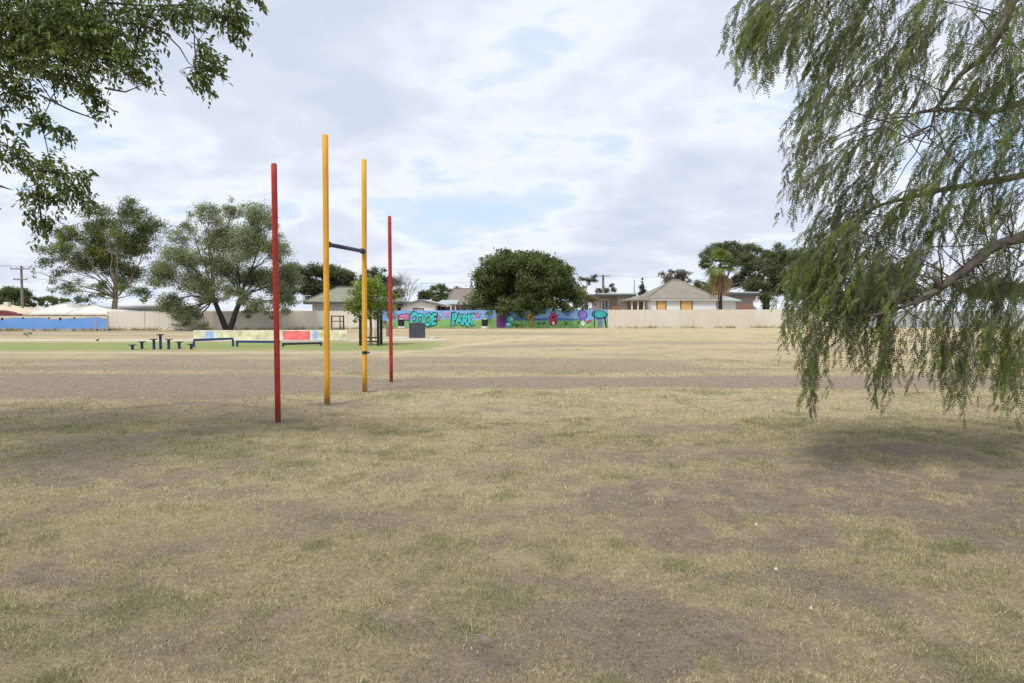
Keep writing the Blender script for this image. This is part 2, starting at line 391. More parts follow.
def blades(n, y0, y1, ln, wd, half=0.80):
    """n grass blades between y0 and y1, as arrays of triangles"""
    y = np.sqrt(RNG.uniform(y0**2, y1**2, n)); x = RNG.uniform(-half, half, n)*(y+1.5)
    # gather into tufts
    tx = fbm(x, y, 9.0, 2, 301); s, gr, lu, pa = layers(x, y)
    keep = RNG.random(n) < np.clip((0.30+1.25*(tx-0.3))*(1-0.62*s)*(1-0.6*pa)+0.05, 0.03, 1)
    x, y, s, gr, tx = x[keep], y[keep], s[keep], gr[keep], tx[keep]; n = len(x)
    z = gz(x, y)
    a = RNG.uniform(0, 2*np.pi, n); lean = RNG.beta(2, 1.2, n)*1.5
    L = ln*RNG.lognormal(0, 0.30, n)*(0.65+0.9*tx)*(1-0.45*s)*(1+0.35*gr)
    d = np.stack([np.cos(a)*np.sin(lean), np.sin(a)*np.sin(lean), np.cos(lean)], 1)
    b = np.stack([x, y, z-0.004], 1); w = RNG.uniform(0.6, 1.3, n)*wd
    a2 = RNG.uniform(0, 2*np.pi, n); side = np.stack([np.cos(a2), np.sin(a2), np.zeros(n)], 1)*w[:, None]
    V = np.stack([b-side/2, b+side/2, b+d*L[:, None]], 1).reshape(-1, 3)
    isg = RNG.random(n) < np.clip(gr*1.25+0.03, 0, 0.92)
    u = RNG.beta(.7, .7, (n, 1))
    straw = np.array([[0.31, 0.235, 0.13]])*(1-u) + np.array([[0.84, 0.71, 0.47]])*u
    dead = RNG.random((n, 1)) < 0.18; straw = np.where(dead, np.array([[0.44, 0.395, 0.335]])*(0.6+0.6*u), straw)
    grn = np.array([[0.135, 0.145, 0.075]])*(1-u) + np.array([[0.43, 0.42, 0.25]])*u
    c = np.where(isg[:, None], grn, straw)
    br = RNG.random((n, 1)) < 0.10
    c = np.where(br, c*np.array([[0.55, 0.5, 0.5]]), c)
    C = np.repeat(c, 3, 0); return V, C
def foot_weeds():
    Vs, Cs = [], []
    for pa, pb, n in ((G(-60, 331), G(107, 330.8), 2600), (G(108, 330.4), G(379, 329), 3600), (G(380, 328.8), G(607, 328.2), 1500), (G(608, 328.2), G(900, 327.6), 3600)):
        f = RNG.random(n); cl = vnoise(f*38+pa.x, f*0+3.3, 77); k = RNG.random(n) < np.clip((cl-.35)*2.4, 0.05, 1); f = f[k]; n = len(f)
        b = np.stack([pa.x+(pb.x-pa.x)*f, pa.y+(pb.y-pa.y)*f - np.abs(RNG.normal(0, .16, n)) - .03, np.full(n, -.01)], 1)
        a = RNG.uniform(0, 2*np.pi, n); L = .20*RNG.lognormal(0, .45, n); d = np.stack([np.cos(a)*.45, np.sin(a)*.45, np.ones(n)], 1)
        sd = np.stack([np.cos(a+1.5), np.sin(a+1.5), np.zeros(n)], 1)*.022
        Vs.append(np.stack([b-sd, b+sd, b+d*L[:, None]], 1).reshape(-1, 3))
        u = RNG.random((n, 1)); c = np.array([[.20, .19, .09]])*(1-u)+np.array([[.58, .49, .30]])*u; Cs.append(np.repeat(c, 3, 0))
    return np.concatenate(Vs), np.concatenate(Cs)
parts = [blades(1500000, 2.6, 6.0, 0.020, 0.0032), blades(900000, 6.0, 11.0, 0.024, 0.0058), blades(300000, 11.0, 24.0, 0.032, 0.014), foot_weeds()]
M_BLADE = leaf_mat('grass_blade', 0.25, 0.7, 0.12)
gr = np_mesh('dry_grass', np.concatenate([p[0] for p in parts]), 3, M_BLADE, col=np.concatenate([p[1] for p in parts]))
tag(gr, 'short dry grass blades of the field, straw and dull green', 'grass', kind='stuff')

# concrete path behind the green strip
def strip(name, pts, w, mat, z=0.012):
    mb = MB(); v = []
    for i, p in enumerate(pts):
        p = Vector(p); d = (Vector(pts[min(i+1, len(pts)-1)])-Vector(pts[max(i-1, 0)])).normalized(); nrm = Vector((-d.y, d.x, 0))
        v += [p+nrm*w/2+Vector((0, 0, z)), p-nrm*w/2+Vector((0, 0, z))]
    v += [q-Vector((0, 0, 0.12)) for q in v]; m = len(pts)*2
    f = []
    for i in range(len(pts)-1):
        k = 2*i; f += [(k, k+1, k+3, k+2), (k, k+2, m+k+2, m+k), (k+1, m+k+1, m+k+3, k+3)]
    mb.add(v, f); return mb.build(name, mat)
pth = strip('concrete_path', [(-46, 39.6, 0), (-25, 39.2, 0), (-12, 38.9, 0), (-3.5, 39.6, 0)], 1.5, M_STRAWPATH)
tag(pth, 'pale concrete path behind the green strip', 'path', kind='structure')

# ------------------------------------------------------------------ goal posts
def lathe_post(base, top, r, mat, parent, name='post'):
    mb = MB(); b = Vector(base)-Vector((0, 0, 0.08)); t = Vector(top); d = (t-b)
    pts = [b + d*(i/8) for i in range(9)]; rad = [r]*9
    pts.append(t + d.normalized()*0.012); rad.append(r*0.82)
    mb.tube(pts, rad, 20); return mb.build(name, mat, parent, smooth=False)
def shade_auto(o, ang=0.6):
    me = o.data; me.polygons.foreach_set('use_smooth', [len(p.vertices) <= 4 for p in me.polygons]); return o
def make_post(key, label, mat, r, group):
    (bp, tp) = POSTS[key]; b = G(*bp); t = P(tp[0], tp[1], b.y)
    o = thing('goal_post' if 'yellow' in key else 'behind_post', label, 'goal post', b, group)
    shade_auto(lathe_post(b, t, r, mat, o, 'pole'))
    mb = MB(); e = t-b; mb.tube([t + e.normalized()*0.008, t + e.normalized()*0.022], [r*0.93, r*0.80], 20); mb.build('cap', mat, o)
    return o, b, t
rp = make_post('near_red', 'red goal post nearest the camera, left of the yellow pair', M_RED, 0.041, 'red outer posts')
fr = make_post('far_red', 'smaller-looking red goal post right of the yellow pair, farthest from camera', M_RED, 0.041, 'red outer posts')
# the yellow pair and its crossbar are one rigid frame
yb1, yt1 = G(*POSTS['near_yellow'][0]), P(*POSTS['near_yellow'][1], G(*POSTS['near_yellow'][0]).y)
yb2, yt2 = G(*POSTS['far_yellow'][0]), P(*POSTS['far_yellow'][1], G(*POSTS['far_yellow'][0]).y)
gp = thing('goal_frame', 'tall yellow H shaped goal frame with dark blue crossbar between red posts', 'goal frame', (yb1+yb2)/2)
for b, t in ((yb1, yt1), (yb2, yt2)):
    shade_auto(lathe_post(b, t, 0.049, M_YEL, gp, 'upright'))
c1 = yb1 + (yt1-yb1)*((P(327, 244, yb1.y).z)/yt1.z); c2 = yb2 + (yt2-yb2)*((P(364, 251.5, yb2.y).z)/yt2.z)
dc = (c2-c1).normalized()
shade_auto(MB().tube([c1+dc*0.05, c2-dc*0.05], 0.037, 16).build('crossbar', M_NAVY, gp))
for c, s in ((c1, 1), (c2, -1)):
    k = MB(); k.tube([c+dc*s*0.045, c+dc*s*0.16], 0.052, 16); k.build('bracket', M_DKBLUE, gp)
hz = yb2 + (yt2-yb2)*(P(364, 352.5, yb2.y).z/yt2.z)
sl_ = MB(); sl_.tube([hz-Vector((0, 0, 0.03)), hz+Vector((0, 0, 0.03))], 0.054, 16); sl_.tube([hz+Vector((0.05, -0.02, 0)), hz+Vector((0.10, -0.03, 0))], 0.018, 8)
sl_.build('clamp', M_DKBLUE, gp)

# ------------------------------------------------------------------ boundary walls
def wall_pt(px, py): return G(px, py)
def wall(name, label, cat, a, b, ztop_a, ztop_b, mat, th=0.18, cap=True, capmat=None, posts=None, sheet=False):
    """a, b: ground points of the front face; the wall stands behind them"""
    o = thing(name, label, cat, (a+b)/2)
    d = (b-a).normalized(); n = Vector((-d.y, d.x, 0)); n = n if n.y > 0 else -n
    mb = MB()
    def quadprism(a, b, za, zb, z0, t0, t1, mb):
        v = []
        for p, z in ((a, za), (b, zb)):
            for t in (t0, t1):
                q = p+n*t; v += [Vector((q.x, q.y, z0 if z0 <= 0 else z-z0)), Vector((q.x, q.y, z))]
        mb.add(v, [(0,1,5,4), (2,6,7,3), (0,2,3,1), (4,5,7,6), (1,3,7,5), (0,4,6,2)])
    if not sheet:
        quadprism(a, b, ztop_a, ztop_b, -0.2, 0, th, mb)
        mb.build('wall_body', mat, o)
    else:
        L = (b-a).length; k = int(L/0.085); v = []; f = []
        for i in range(k+1):
            p = a + d*(L*i/k) + n*(0.007 if i % 4 in (1, 2) else 0.0); z = ztop_a + (ztop_b-ztop_a)*i/k
            v += [(p.x, p.y, -0.1), (p.x, p.y, z)]
        for i in range(k): f.append((2*i, 2*i+1, 2*i+3, 2*i+2))
        mb.add(v, f); q = MB(); quadprism(a, b, ztop_a-0.01, ztop_b-0.01, -0.1, 0.04, 0.06, mb)
        mb.build('sheeting', mat, o)
    if cap:
        c = MB(); quadprism(a, b, ztop_a+0.05, ztop_b+0.05, 0.052, -0.03, th+0.03, c); c.build('capping', capmat or M_CAP, o)
    if posts:
        L = (b-a).length; k = max(2, int(L/posts))
        for i in range(k+1):
            p = a + d*(L*i/k); z = ztop_a + (ztop_b-ztop_a)*i/k
            c = MB(); quadprism(p-d*0.05, p+d*0.05, z+0.02, z+0.02, -0.1, -0.035, -0.002, c); c.build('fence_post', mat, o)
    return o, d, n
wa, wb = G(-330, 331.5), G(107, 330.6)
wc0, wc1 = G(108, 330.2), G(379, 328.8)
wm0, wm1 = G(380, 328.6), G(607.5, 328.0)
wr0, wr1 = G(608, 328.0), G(858, 327.4)
wz0, wz1 = G(860, 327.4), G(1230, 327.2)
ztop = lambda px, py, p: P(px, py, p.y).z

def graff_mat():
    m, t, b = new_mat('cream_wall_patched'); co = obj_co(t)
    mp = nn(t, 'ShaderNodeMapping'); mp.inputs['Scale'].default_value = (0.35, 0.35, 0.15); t.links.new(co, mp.inputs[0])
    f = noise_(t, mp.outputs[0], 1.2, 3, 0.5); f2 = noise_(t, co, 2.5, 6, 0.6)
    br = nn(t, 'ShaderNodeTexBrick'); mp2 = nn(t, 'ShaderNodeMapping'); mp2.inputs['Rotation'].default_value = (R(90), 0, 0); t.links.new(co, mp2.inputs[0]); t.links.new(mp2.outputs[0], br.inputs[0])
    br.inputs['Scale'].default_value = 0.35; br.inputs['Color1'].default_value = (0.58, 0.54, 0.46, 1); br.inputs['Color2'].default_value = (0.63, 0.56, 0.475, 1); br.inputs['Mortar'].default_value = (0.60, 0.54, 0.46, 1)
    br.inputs['Mortar Size'].default_value = 0.0; br.inputs['Brick Width'].default_value = 1.3; br.inputs['Row Height'].default_value = 0.4
    c = mix_(t, ramp_(t, f, [(0.42, 0), (0.58, 0.85)]), br.outputs[0], (0.64, 0.61, 0.54))
    c = mix_(t, ramp_(t, f2, [(0.5, 0), (0.7, 0.35)]), c, (0.50, 0.45, 0.38))
    t.links.new(c, b.inputs['Base Color']); b.inputs['Roughness'].default_value = 0.9; b.inputs['Specular IOR Level'].default_value = 0.15; return m
M_PATCH = graff_mat()
M_MURALBLUE = plain('mural_sky_blue', (0.20, 0.39, 0.70), 0.8, 0.22, 1.1)
M_MURALGREEN = plain('mural_grass_green', (0.19, 0.39, 0.14), 0.8, 0.28, 1.3)
M_WALLBLUE = plain('wall_water_blue', (0.15, 0.33, 0.72), 0.75, 0.10, 0.8)
w_blue, dB, nB = wall('painted_wall', 'low wall painted with a blue river and grey stony banks', 'wall', wa, wb, ztop(-330, 316.2, wa), ztop(107, 315.8, wb), M_CREAMWALL, cap=False)
w_left, dL, nL = wall('metal_fence', 'cream ribbed metal fence behind the grey-green tree', 'fence', wc0, wc1, ztop(108, 311.5, wc0), ztop(379, 310.8, wc1), M_CREAMFENCE, sheet=True, cap=False, posts=2.4)
w_mur, dM, nM = wall('mural_wall', 'long wall with graffiti mural of letters and flowers on blue and green', 'wall', wm0, wm1, ztop(380, 310.6, wm0), ztop(607.5, 309.8, wm1), M_MURALBLUE, cap=False)
w_right, dR, nR = wall('rendered_wall', 'plain cream rendered wall with patchy paint right of the mural', 'wall', wr0, wr1, ztop(608, 309.8, wr0), ztop(858, 309.3, wr1), M_PATCH, capmat=M_CAP, cap=False)
w_far, dF, nF = wall('grey_fence', 'grey metal fence seen through the hanging pepper branches', 'fence', wz0, wz1, ztop(860, 311, wz0), ztop(1230, 311, wz1), M_GALV, sheet=True, cap=False, posts=2.4)

class Paint:
    """flat painted shapes 4 mm steps proud of a wall's face"""
    def __init__(s, a, d, n, parent): s.a, s.d, s.n, s.p = a, d, n, parent; s.k = 1
    def pt(s, px, py):
        r = ray(px, py); o = Vector((0, 0, HC)); den = r.dot(s.n); k = (s.a-o).dot(s.n)/den
        return o + r*k
    def poly(s, name, pts, mat, lift=None, px=True):
        mb = MB(); l = (lift if lift else s.k)*0.006
        q = [(s.pt(*p) if px else p) for p in pts]; m = len(q)
        v = [p - s.n*l for p in q] + [p - s.n*(l-0.0045) for p in q]
        mb.add(v, [tuple(range(m))] + [(i, (i+1) % m, m+(i+1) % m, m+i) for i in range(m)])
        return mb, name, mat
    def add(s, name, polys, mat, lift):
        if name in ('painted_flower', 'painted_figure', 'painted_tree'):
            out = []
            for p in polys:
                mx = sum(q[0] for q in p)/len(p); my = sum(q[1] for q in p)/len(p)
                out.append([(mx+(a-mx)*1.18, my+(b-my)*1.18) for a, b in p])
            s.add('painted_outline', out, PB, lift-.5-.1*(len(polys)))
        mb = MB()
        for pts in polys:
            b, _, _ = s.poly(name, pts, mat, lift); mb.add(b.v, b.f)
        return mb.build(name, mat, s.p)
def blob(cx, cy, rx, ry, n=14, seed=0, j=0.15):
    r = random.Random(seed+int(cx*10)); return [(cx+rx*math.cos(2*math.pi*i/n)*(1+r.uniform(-j, j)), cy-ry*math.sin(2*math.pi*i/n)*(1+r.uniform(-j, j))) for i in range(n)]
def petals(cx, cy, r1, r2, k, ysq=1.0):
    return [(cx+(r1 if i % 2 == 0 else r2)*math.cos(math.pi*i/k+0.3), cy-ysq*(r1 if i % 2 == 0 else r2)*math.sin(math.pi*i/k+0.3)) for i in range(2*k)]
def mpaint(name, c): return plain('paint_'+name, c, 0.75, 0.30, 2.2)
PB, PT, PK = mpaint('black', (0.015, 0.018, 0.025)), mpaint('teal', (0.06, 0.50, 0.52)), mpaint('pink', (0.45, 0.16, 0.33))
PV, PY, PR = mpaint('violet', (0.24, 0.16, 0.55)), mpaint('gold', (0.52, 0.34, 0.03)), mpaint('crimson', (0.46, 0.04, 0.11))
PM, PW, PN = mpaint('plum', (0.13, 0.03, 0.16)), mpaint('white', (0.68, 0.68, 0.68)), mpaint('navy', (0.05, 0.09, 0.22))
PG, PGR, PDB = mpaint('leafgreen', (0.05, 0.16, 0.05)), mpaint('greyrock', (0.40, 0.39, 0.38)), mpaint('deepblue', (0.08, 0.17, 0.42))
PLT = mpaint('palegreen', (0.30, 0.52, 0.20)); PBK = mpaint('barkgrey', (0.16, 0.20, 0.30))
mu = Paint(wm0, dM, nM, w_mur)
top_edge = [(380+i*227.4/30, 319.6+1.2*math.sin(i*0.7)+0.7*math.sin(i*1.9)) for i in range(31)]
mu.add('painted_grass', [[(380.1, 328.55)] + top_edge + [(607.4, 327.95)]], M_MURALGREEN, 1)
mu.add('painted_cloud', [blob(396, 317.5, 8, 3.2, seed=1), blob(447, 314, 6, 3, seed=2), blob(474, 315.5, 5, 2.5, seed=3)], mpaint('lilac', (0.36, 0.30, 0.58)), 2)
mu.add('painted_hill', [[(497, 319.8), (515, 317.2), (535, 318.4), (556, 317.4), (575, 318.9), (585, 319.6), (575, 320.6), (500, 320.6)]], PDB, 2)
mu.add('painted_flower', [blob(405, 317, 7, 3.0, seed=5), petals(437.5, 318, 3.4, 2.0, 5), petals(478, 315, 3.2, 1.6, 5), petals(523, 312.8, 2.2, 1.2, 5)], PK, 3)
for cx in (401.2, 484.8):
    mu.add('painted_drum', [[(cx-3, 326), (cx-3.2, 319.2), (cx-1.5, 317.6), (cx+1.5, 317.6), (cx+3.2, 319.2), (cx+3, 326)]], PB, 4)
    mu.add('painted_plinth', [[(cx-3.1, 328.3), (cx-3.1, 326.3), (cx+3.1, 326.3), (cx+3.1, 328.3)], [(cx-2.6, 319.3), (cx-2, 318.3), (cx+2, 318.3), (cx+2.6, 319.3)]], PW, 5)
mu.add('painted_panel', [[(496.5, 327.5), (496.5, 314), (500, 311.2), (506, 311.0), (507, 318), (505, 327.8)]], PM, 3)
mu.add('painted_panel_edge', [[(504.5, 327.4), (505.5, 311.2), (511, 311.2), (510.5, 316), (508, 327.6)]], PN, 4)
mu.add('painted_figure', [petals(510.5, 319, 4.4, 2.8, 6), blob(509, 324.5, 3.2, 2.4, seed=9)], PT, 5)
mu.add('painted_spot', [blob(508.5, 324.3, 1.1, 1.2), blob(511.5, 319, 1.1, 1.0)], PW, 6)
mu.add('painted_bush', [blob(515.5, 325.2, 3.5, 1.8, seed=3), blob(520.5, 326.0, 2.6, 1.4, seed=8), blob(539, 323.4, 1.6, 1.3), blob(543.8, 323.2, 2, 1.2), blob(566, 323.6, 1.5, 1.8), blob(578.6, 322.4, 1.5, 1.4)], PG, 4)
mu.add('painted_flower', [petals(530.7, 316.8, 4.6, 2.2, 6, 1.15), [(529.7, 318), (531.8, 318), (532.2, 326), (529.5, 326)]], PY, 5)
mu.add('painted_flower', [petals(553.3, 317.6, 4.8, 2.5, 7, 1.25), blob(553, 322.8, 3.2, 2.6, seed=4)], PR, 5)
mu.add('painted_flower_eye', [blob(553.4, 317.4, 1.2, 1.3), blob(530.8, 316.8, 1.0, 1.2)], PB, 6)
mu.add('painted_stalk', [blob(553.2, 323, 1.0, 1.9), blob(583, 323.4, 2.2, 2.6)], PW, 6)
mu.add('painted_bird', [[(564.5, 314), (570, 313.6), (569.4, 315.8), (566, 315)]], PDB, 3)
mu.add('painted_flower', [blob(582.5, 314.6, 4.2, 3.9, 16, 2, 0.08), [(580, 318), (585, 318), (584, 321), (581, 321)]], PV, 5)
mu.add('painted_leaf', [[(586, 322.5), (590.5, 319), (592, 321), (588, 323)]], PR, 5)
mu.add('painted_tree', [blob(599.5, 314.3, 7.0, 3.6, 16, 4, 0.12)], mpaint('seagreen', (0.04, 0.36, 0.40)), 4)
mu.add('painted_tree_trunk', [[(598, 327.5), (597.4, 317.5), (602, 317.0), (602.6, 327.6)]], PBK, 3)
mu.add('painted_outline', [[(593.8, 327.5), (594.2, 311.4), (594.9, 311.4), (594.6, 327.5)], [(604, 317), (605.2, 316.6), (607, 327), (605.4, 327.5)], [(594, 319.6), (600, 317.9), (606, 316.6), (606, 317.4), (600, 318.8)]], PB, 6)
def letters(txt, x0, x1, yc, hpx, mat, parent, offs, lift, name, ytilt=0.0):
    p0, p1 = mu.pt(x0, yc), mu.pt(x1, yc)
    cu = bpy.data.curves.new('lettering', 'FONT'); cu.body = txt; cu.size = 1.0; cu.offset = offs; cu.extrude = 0.002; cu.space_character = 0.92; cu.resolution_u = 4
    o = bpy.data.objects.new('lettering', cu); COL.objects.link(o)
    dg = bpy.context.evaluated_depsgraph_get(); dg.update()
    me = bpy.data.meshes.new_from_object(o.evaluated_get(dg)); bpy.data.objects.remove(o)
    n = len(me.vertices); co = np.zeros(n*3, np.float32); me.vertices.foreach_get('co', co); co = co.reshape(-1, 3)
    u0, u1 = co[:, 0].min()-offs*-0, co[:, 0].max(); h0, h1 = co[:, 1].min(), co[:, 1].max()
    wid = (p1-p0).length; hh = (P(x0, yc-hpx, p0.y).z-P(x0, yc, p0.y).z)
    out = []
    for a, b, c in co:
        s = (a-u0)/(u1-u0); q = p0 + dM*(wid*s); v = (b-h0)/(h1-h0)-0.5
        v *= 1 + 0.10*math.sin(s*9+1)
        z = p0.z + hh*(v + ytilt*(s-0.5) + 0.05*math.sin(s*8)); q = q + dM*(v*0.10)
        q = q - nM*(lift*0.006 + (c/0.002)*0.002); out.append((q.x, q.y, z))
    mb = MB(); mb.v = out; mb.f = [tuple(p.vertices) for p in me.polygons]; bpy.data.meshes.remove(me)
    return mb.build(name, mat, parent)
for txt, x0, x1, yc, h in (('COOE', 409.8, 436.5, 319.2, 12.2), ('PARK', 451.8, 474.8, 319.6, 11.6)):
    letters(txt, x0-0.9, x1+0.9, yc, h+1.6, PB, w_mur, 0.10, 4.6, 'painted_letter_outline', -0.06)  # black outline behind the letters, from a wider offset
    letters(txt, x0, x1, yc, h, PT, w_mur, 0.045, 6, 'painted_letters', -0.06)
    mu.add('painted_shine', [[(x0+3+i*6.2, yc-3.4), (x0+4.6+i*6.2, yc-3.8), (x0+4.4+i*6.2, yc-2.8), (x0+3.1+i*6.2, yc-2.6)] for i in range(4)], mpaint('aqua', (0.35, 0.72, 0.72)), 7.4)

def joints(w, a, b, d, n, ztop, gap, mat):
    mb = MB(); L = (b-a).length; k = int(L/gap)
    for i in range(1, k+1):
        p = a + d*(L*i/(k+1)); q = [p-d*.02-n*.003, p+d*.02-n*.003, p+d*.02+n*.002, p-d*.02+n*.002]
        mb.add([v+Vector((0, 0, z)) for z in (0.0, ztop-.01) for v in q], [(0,1,2,3), (7,6,5,4), (0,1,5,4), (1,2,6,5), (2,3,7,6), (3,0,4,7)])
    mb.build('joints', mat, w)
M_JOINT = plain('joint_grey', (0.50, 0.45, 0.38), .9, .2, 2)
joints(w_right, wr0, wr1, dR, nR, min(ztop(608, 309.8, wr0), ztop(858, 309.3, wr1)), 3.6, M_JOINT)
bl = Paint(wa, dB, nB, w_blue)
def wavy(y, amp, ph, rev=False):
    pts = [(-330+i*436.6/80, y+amp*math.sin(i*0.55+ph)+amp*0.6*math.sin(i*1.27+ph)) for i in range(81)]
    return pts[::-1] if rev else pts
bl.add('painted_river', [wavy(318.4, 0.7, 0)+wavy(329.4, 0.35, 1.3, True)], M_WALLBLUE, 1)
def ribbon(y, amp, ph, w): return wavy(y-w/2, amp, ph)+wavy(y+w/2, amp, ph, True)
bl.add('painted_bank_edge', [ribbon(318.4, 0.7, 0, 0.7), ribbon(329.4, 0.35, 1.3, 0.6)], PGR, 2)
bl.add('painted_foam', [[(a+i*3.1, 323.2+1.6*math.sin(i+a)), (a+1.8+i*3.1, 322.4+1.6*math.sin(i+a)), (a+2.0+i*3.1, 323.0+1.6*math.sin(i+a))] for a in (-120, -40, 4, 30) for i in range(7)], mpaint('foam', (0.52, 0.62, 0.82)), 3)
bl.add('painted_stone', [blob(x, y, r, r, 10, 3) for x, y, r in ((2.3, 318.8, 1.3), (23, 318.1, 0.9), (49, 318, 0.8), (60.3, 318.8, 1.3), (74.5, 318, 0.9), (55.7, 329.9, 1.2), (22.5, 329.7, 0.8), (97, 330, 1.3), (12, 329, 0.9), (-30, 318.6, 1.2), (-80, 329.6, 1.2), (-140, 318.6, 1.1))], PB, 4)
bl.add('painted_post', [[(95, 330), (95.4, 316.4), (96.4, 316.4), (96.2, 330)], [(98, 330), (98, 316.4), (98.8, 316.4), (98.8, 330)]], PGR, 4)

# low painted seat wall in the playground
la, lb = G(193.5, 341.5), G(347, 340.5)
w_low, dW, nW = wall('low_painted_wall', 'knee high wall painted yellow, blue, white and red behind the balance beams', 'low wall', la, lb, ztop(193, 330.4, la), ztop(347, 330.2, lb), mpaint('limewash', (0.68, 0.66, 0.48)), th=0.35, cap=False)
lw = Paint(la, dW, nW, w_low)
lw.add('painted_blue_panel', [[(205, 340.2), (205, 331), (213.5, 331), (213.5, 340.2)], [(313, 340), (313, 331), (318, 331), (318, 340)]], mpaint('skyblue', (0.35, 0.50, 0.78)), 1)
lw.add('painted_white_panel', [[(213.6, 340.2), (213.6, 331), (218, 331), (216, 340.2)], [(310, 340), (310, 331), (312.9, 331), (312.9, 340)]], PW, 1)
lw.add('painted_red_panel', [[(283, 340), (283, 331), (309.9, 331), (309.9, 340)]], mpaint('coral', (0.72, 0.17, 0.17)), 1)
lw.add('painted_leaves', [petals(222+i*9, 335+1.5*math.sin(i*2), 3.4, 1.3, 5) for i in range(7)] + [petals(322+i*7.5, 335, 3.2, 1.2, 5) for i in range(4)], mpaint('olive', (0.55, 0.58, 0.28)), 1)
sb = MB(); e = la-nW*0.55; f_ = lb-nW*0.55
sb.add([la+Vector((0, 0, .05)), lb+Vector((0, 0, .05)), f_+Vector((0, 0, .05)), e+Vector((0, 0, .05)), la-Vector((0, 0, .1)), lb-Vector((0, 0, .1)), f_-Vector((0, 0, .1)), e-Vector((0, 0, .1))], [(0,1,2,3), (3,2,6,7), (0,3,7,4), (1,5,6,2)])
sb.build('footing', M_STRAWPATH, w_low)

# ------------------------------------------------------------------ playground equipment
ords = ['shortest', 'second', 'third', 'tallest', 'fifth', 'sixth', 'last']
st_px = [132.5, 142, 154, 160.6, 168.8, 179.3, 191.3]; st_h = [0.19, 0.30, 0.42, 0.60, 0.41, 0.29, 0.22]
slab = ['very short blue stepping post at the left end of the row', 'short blue stepping post second from the row\'s left end', 'medium blue stepping post just left of the tallest one', 'tallest blue stepping post in the middle of the row', 'medium blue stepping post just right of the tallest one', 'short blue stepping post second from the row\'s right end', 'very short blue stepping post next to the balance beam']
for i, (px, h) in enumerate(zip(st_px, st_h)):
    b = G(px, 349.4 - (0.5 if i % 2 else 0))
    o = thing('stepping_post', slab[i], 'stepping post', b, 'blue stepping posts on the green strip')
    MB().tube([b-Vector((0, 0, 0.1)), b+Vector((0, 0, h-0.03))], 0.055, 12).build('stem', M_BLUE, o)
    MB().tube([b+Vector((0, 0, h-0.032)), b+Vector((0, 0, h-0.02)), b+Vector((0, 0, h)), b+Vector((0, 0, h+0.01))], [0.10, 0.155, 0.155, 0.14], 18).build('foot_plate', M_DKBLUE, o)
def beam(label, p0, p1, z0, z1, mat, legs):
    o = thing('balance_beam', label, 'balance beam', (p0+p1)/2, 'balance beams by the low painted wall')
    a = p0+Vector((0, 0, z0)); b = p1+Vector((0, 0, z1)); d = (b-a).normalized(); s = Vector((-d.y, d.x, 0)).normalized()
    mb = MB(); w, t = 0.05, 0.05
    v = []
    for p in (a, b):
        for sx, sz in ((-w, -t), (w, -t), (w, t), (-w, t)): v.append(p+s*sx+Vector((0, 0, sz)))
    mb.add(v, [(0,1,2,3), (7,6,5,4)]+[(k, (k+1) % 4, 4+(k+1) % 4, 4+k) for k in range(4)]); mb.build('beam', mat, o)
    for f in legs:
        q = p0.lerp(p1, f); zt = z0+(z1-z0)*f
        MB().tube([q-Vector((0, 0, .1)), q+Vector((0, 0, zt-0.052))], 0.05, 10).build('leg', mat, o)
    return o
B1, B2 = G(193.5, 347), G(235, 346.3); B3 = G(280, 346.5); B4 = G(322, 345.5)
beam('highest blue balance beam, right beside the stepping posts', B1, B2-Vector((.06, 0, 0)), 0.30, 0.34, M_BLUE, (0.01, 0.985))
beam('middle blue balance beam passing behind the near red post', B2+Vector((.06, 0, 0)), B3, 0.21, 0.20, M_BLUE, (0.02, 0.97))
beam('lowest dark balance beam between the near red and yellow posts', B3+Vector((.1, 0, 0)), B4, 0.11, 0.11, M_DKBLUE, (0.02, 0.97))

# bin
bb = G(417.2, 338.0)
bn = thing('rubbish_bin', 'square dark grey slatted rubbish bin on a slab before the mural', 'bin', bb)
hw_, hh_ = 0.42, 0.86
MB().box(bb.x-hw_+.04, bb.x+hw_-.04, bb.y-hw_+.04, bb.y+hw_-.04, 0.02, hh_-.06).build('bin_body', M_BIN, bn)
sl = MB()
for k in range(9):
    x = bb.x-hw_+.04+k*(2*hw_-.08)/8
    for y in (bb.y-hw_+.02, bb.y+hw_-.02): sl.box(x-.03, x+.03, y-.018, y+.018, 0.04, hh_-.05)
    y = bb.y-hw_+.04+k*(2*hw_-.08)/8
    if 0 < k < 8:
        for x in (bb.x-hw_+.02, bb.x+hw_-.02): sl.box(x-.018, x+.018, y-.03, y+.03, 0.04, hh_-.05)
sl.build('slats', M_BIN, bn)
rim = MB(); rim.box(bb.x-hw_-.01, bb.x+hw_+.01, bb.y-hw_-.01, bb.y+hw_+.01, hh_-.05, hh_); rim.box(bb.x-.22, bb.x+.22, bb.y-.22, bb.y+.22, hh_+.001, hh_+.04); rim.build('lid', M_BIN, bn)
ss = strip('concrete_slab', [(bb.x-1.7, bb.y+.1, 0), (bb.x+1.1, bb.y-.1, 0)], 1.8, M_STRAWPATH, 0.016)
tag(ss, 'small concrete slab under the rubbish bin', 'slab', kind='structure')

# grey curved drinking fountain by the far red post
q = G(387.5, 336.5)
fo = thing('drinking_fountain', 'slim grey drinking fountain leaning left of the rubbish bin', 'drinking fountain', q)
MB().tube([q-Vector((0, 0, .05)), q+Vector((0.02, 0, .35)), q+Vector((-.02, 0, .62)), q+Vector((-.10, 0, .80)), q+Vector((-.22, 0, .88))], [.10, .095, .085, .08, .07], 12).build('pedestal', M_GREYPOST, fo)
MB().tube([q+Vector((-.2, 0, .86)), q+Vector((-.2, 0, .90)), q+Vector((-.2, 0, .95))], [.08, .15, .16], 14).build('bowl', M_GREYPOST, fo)

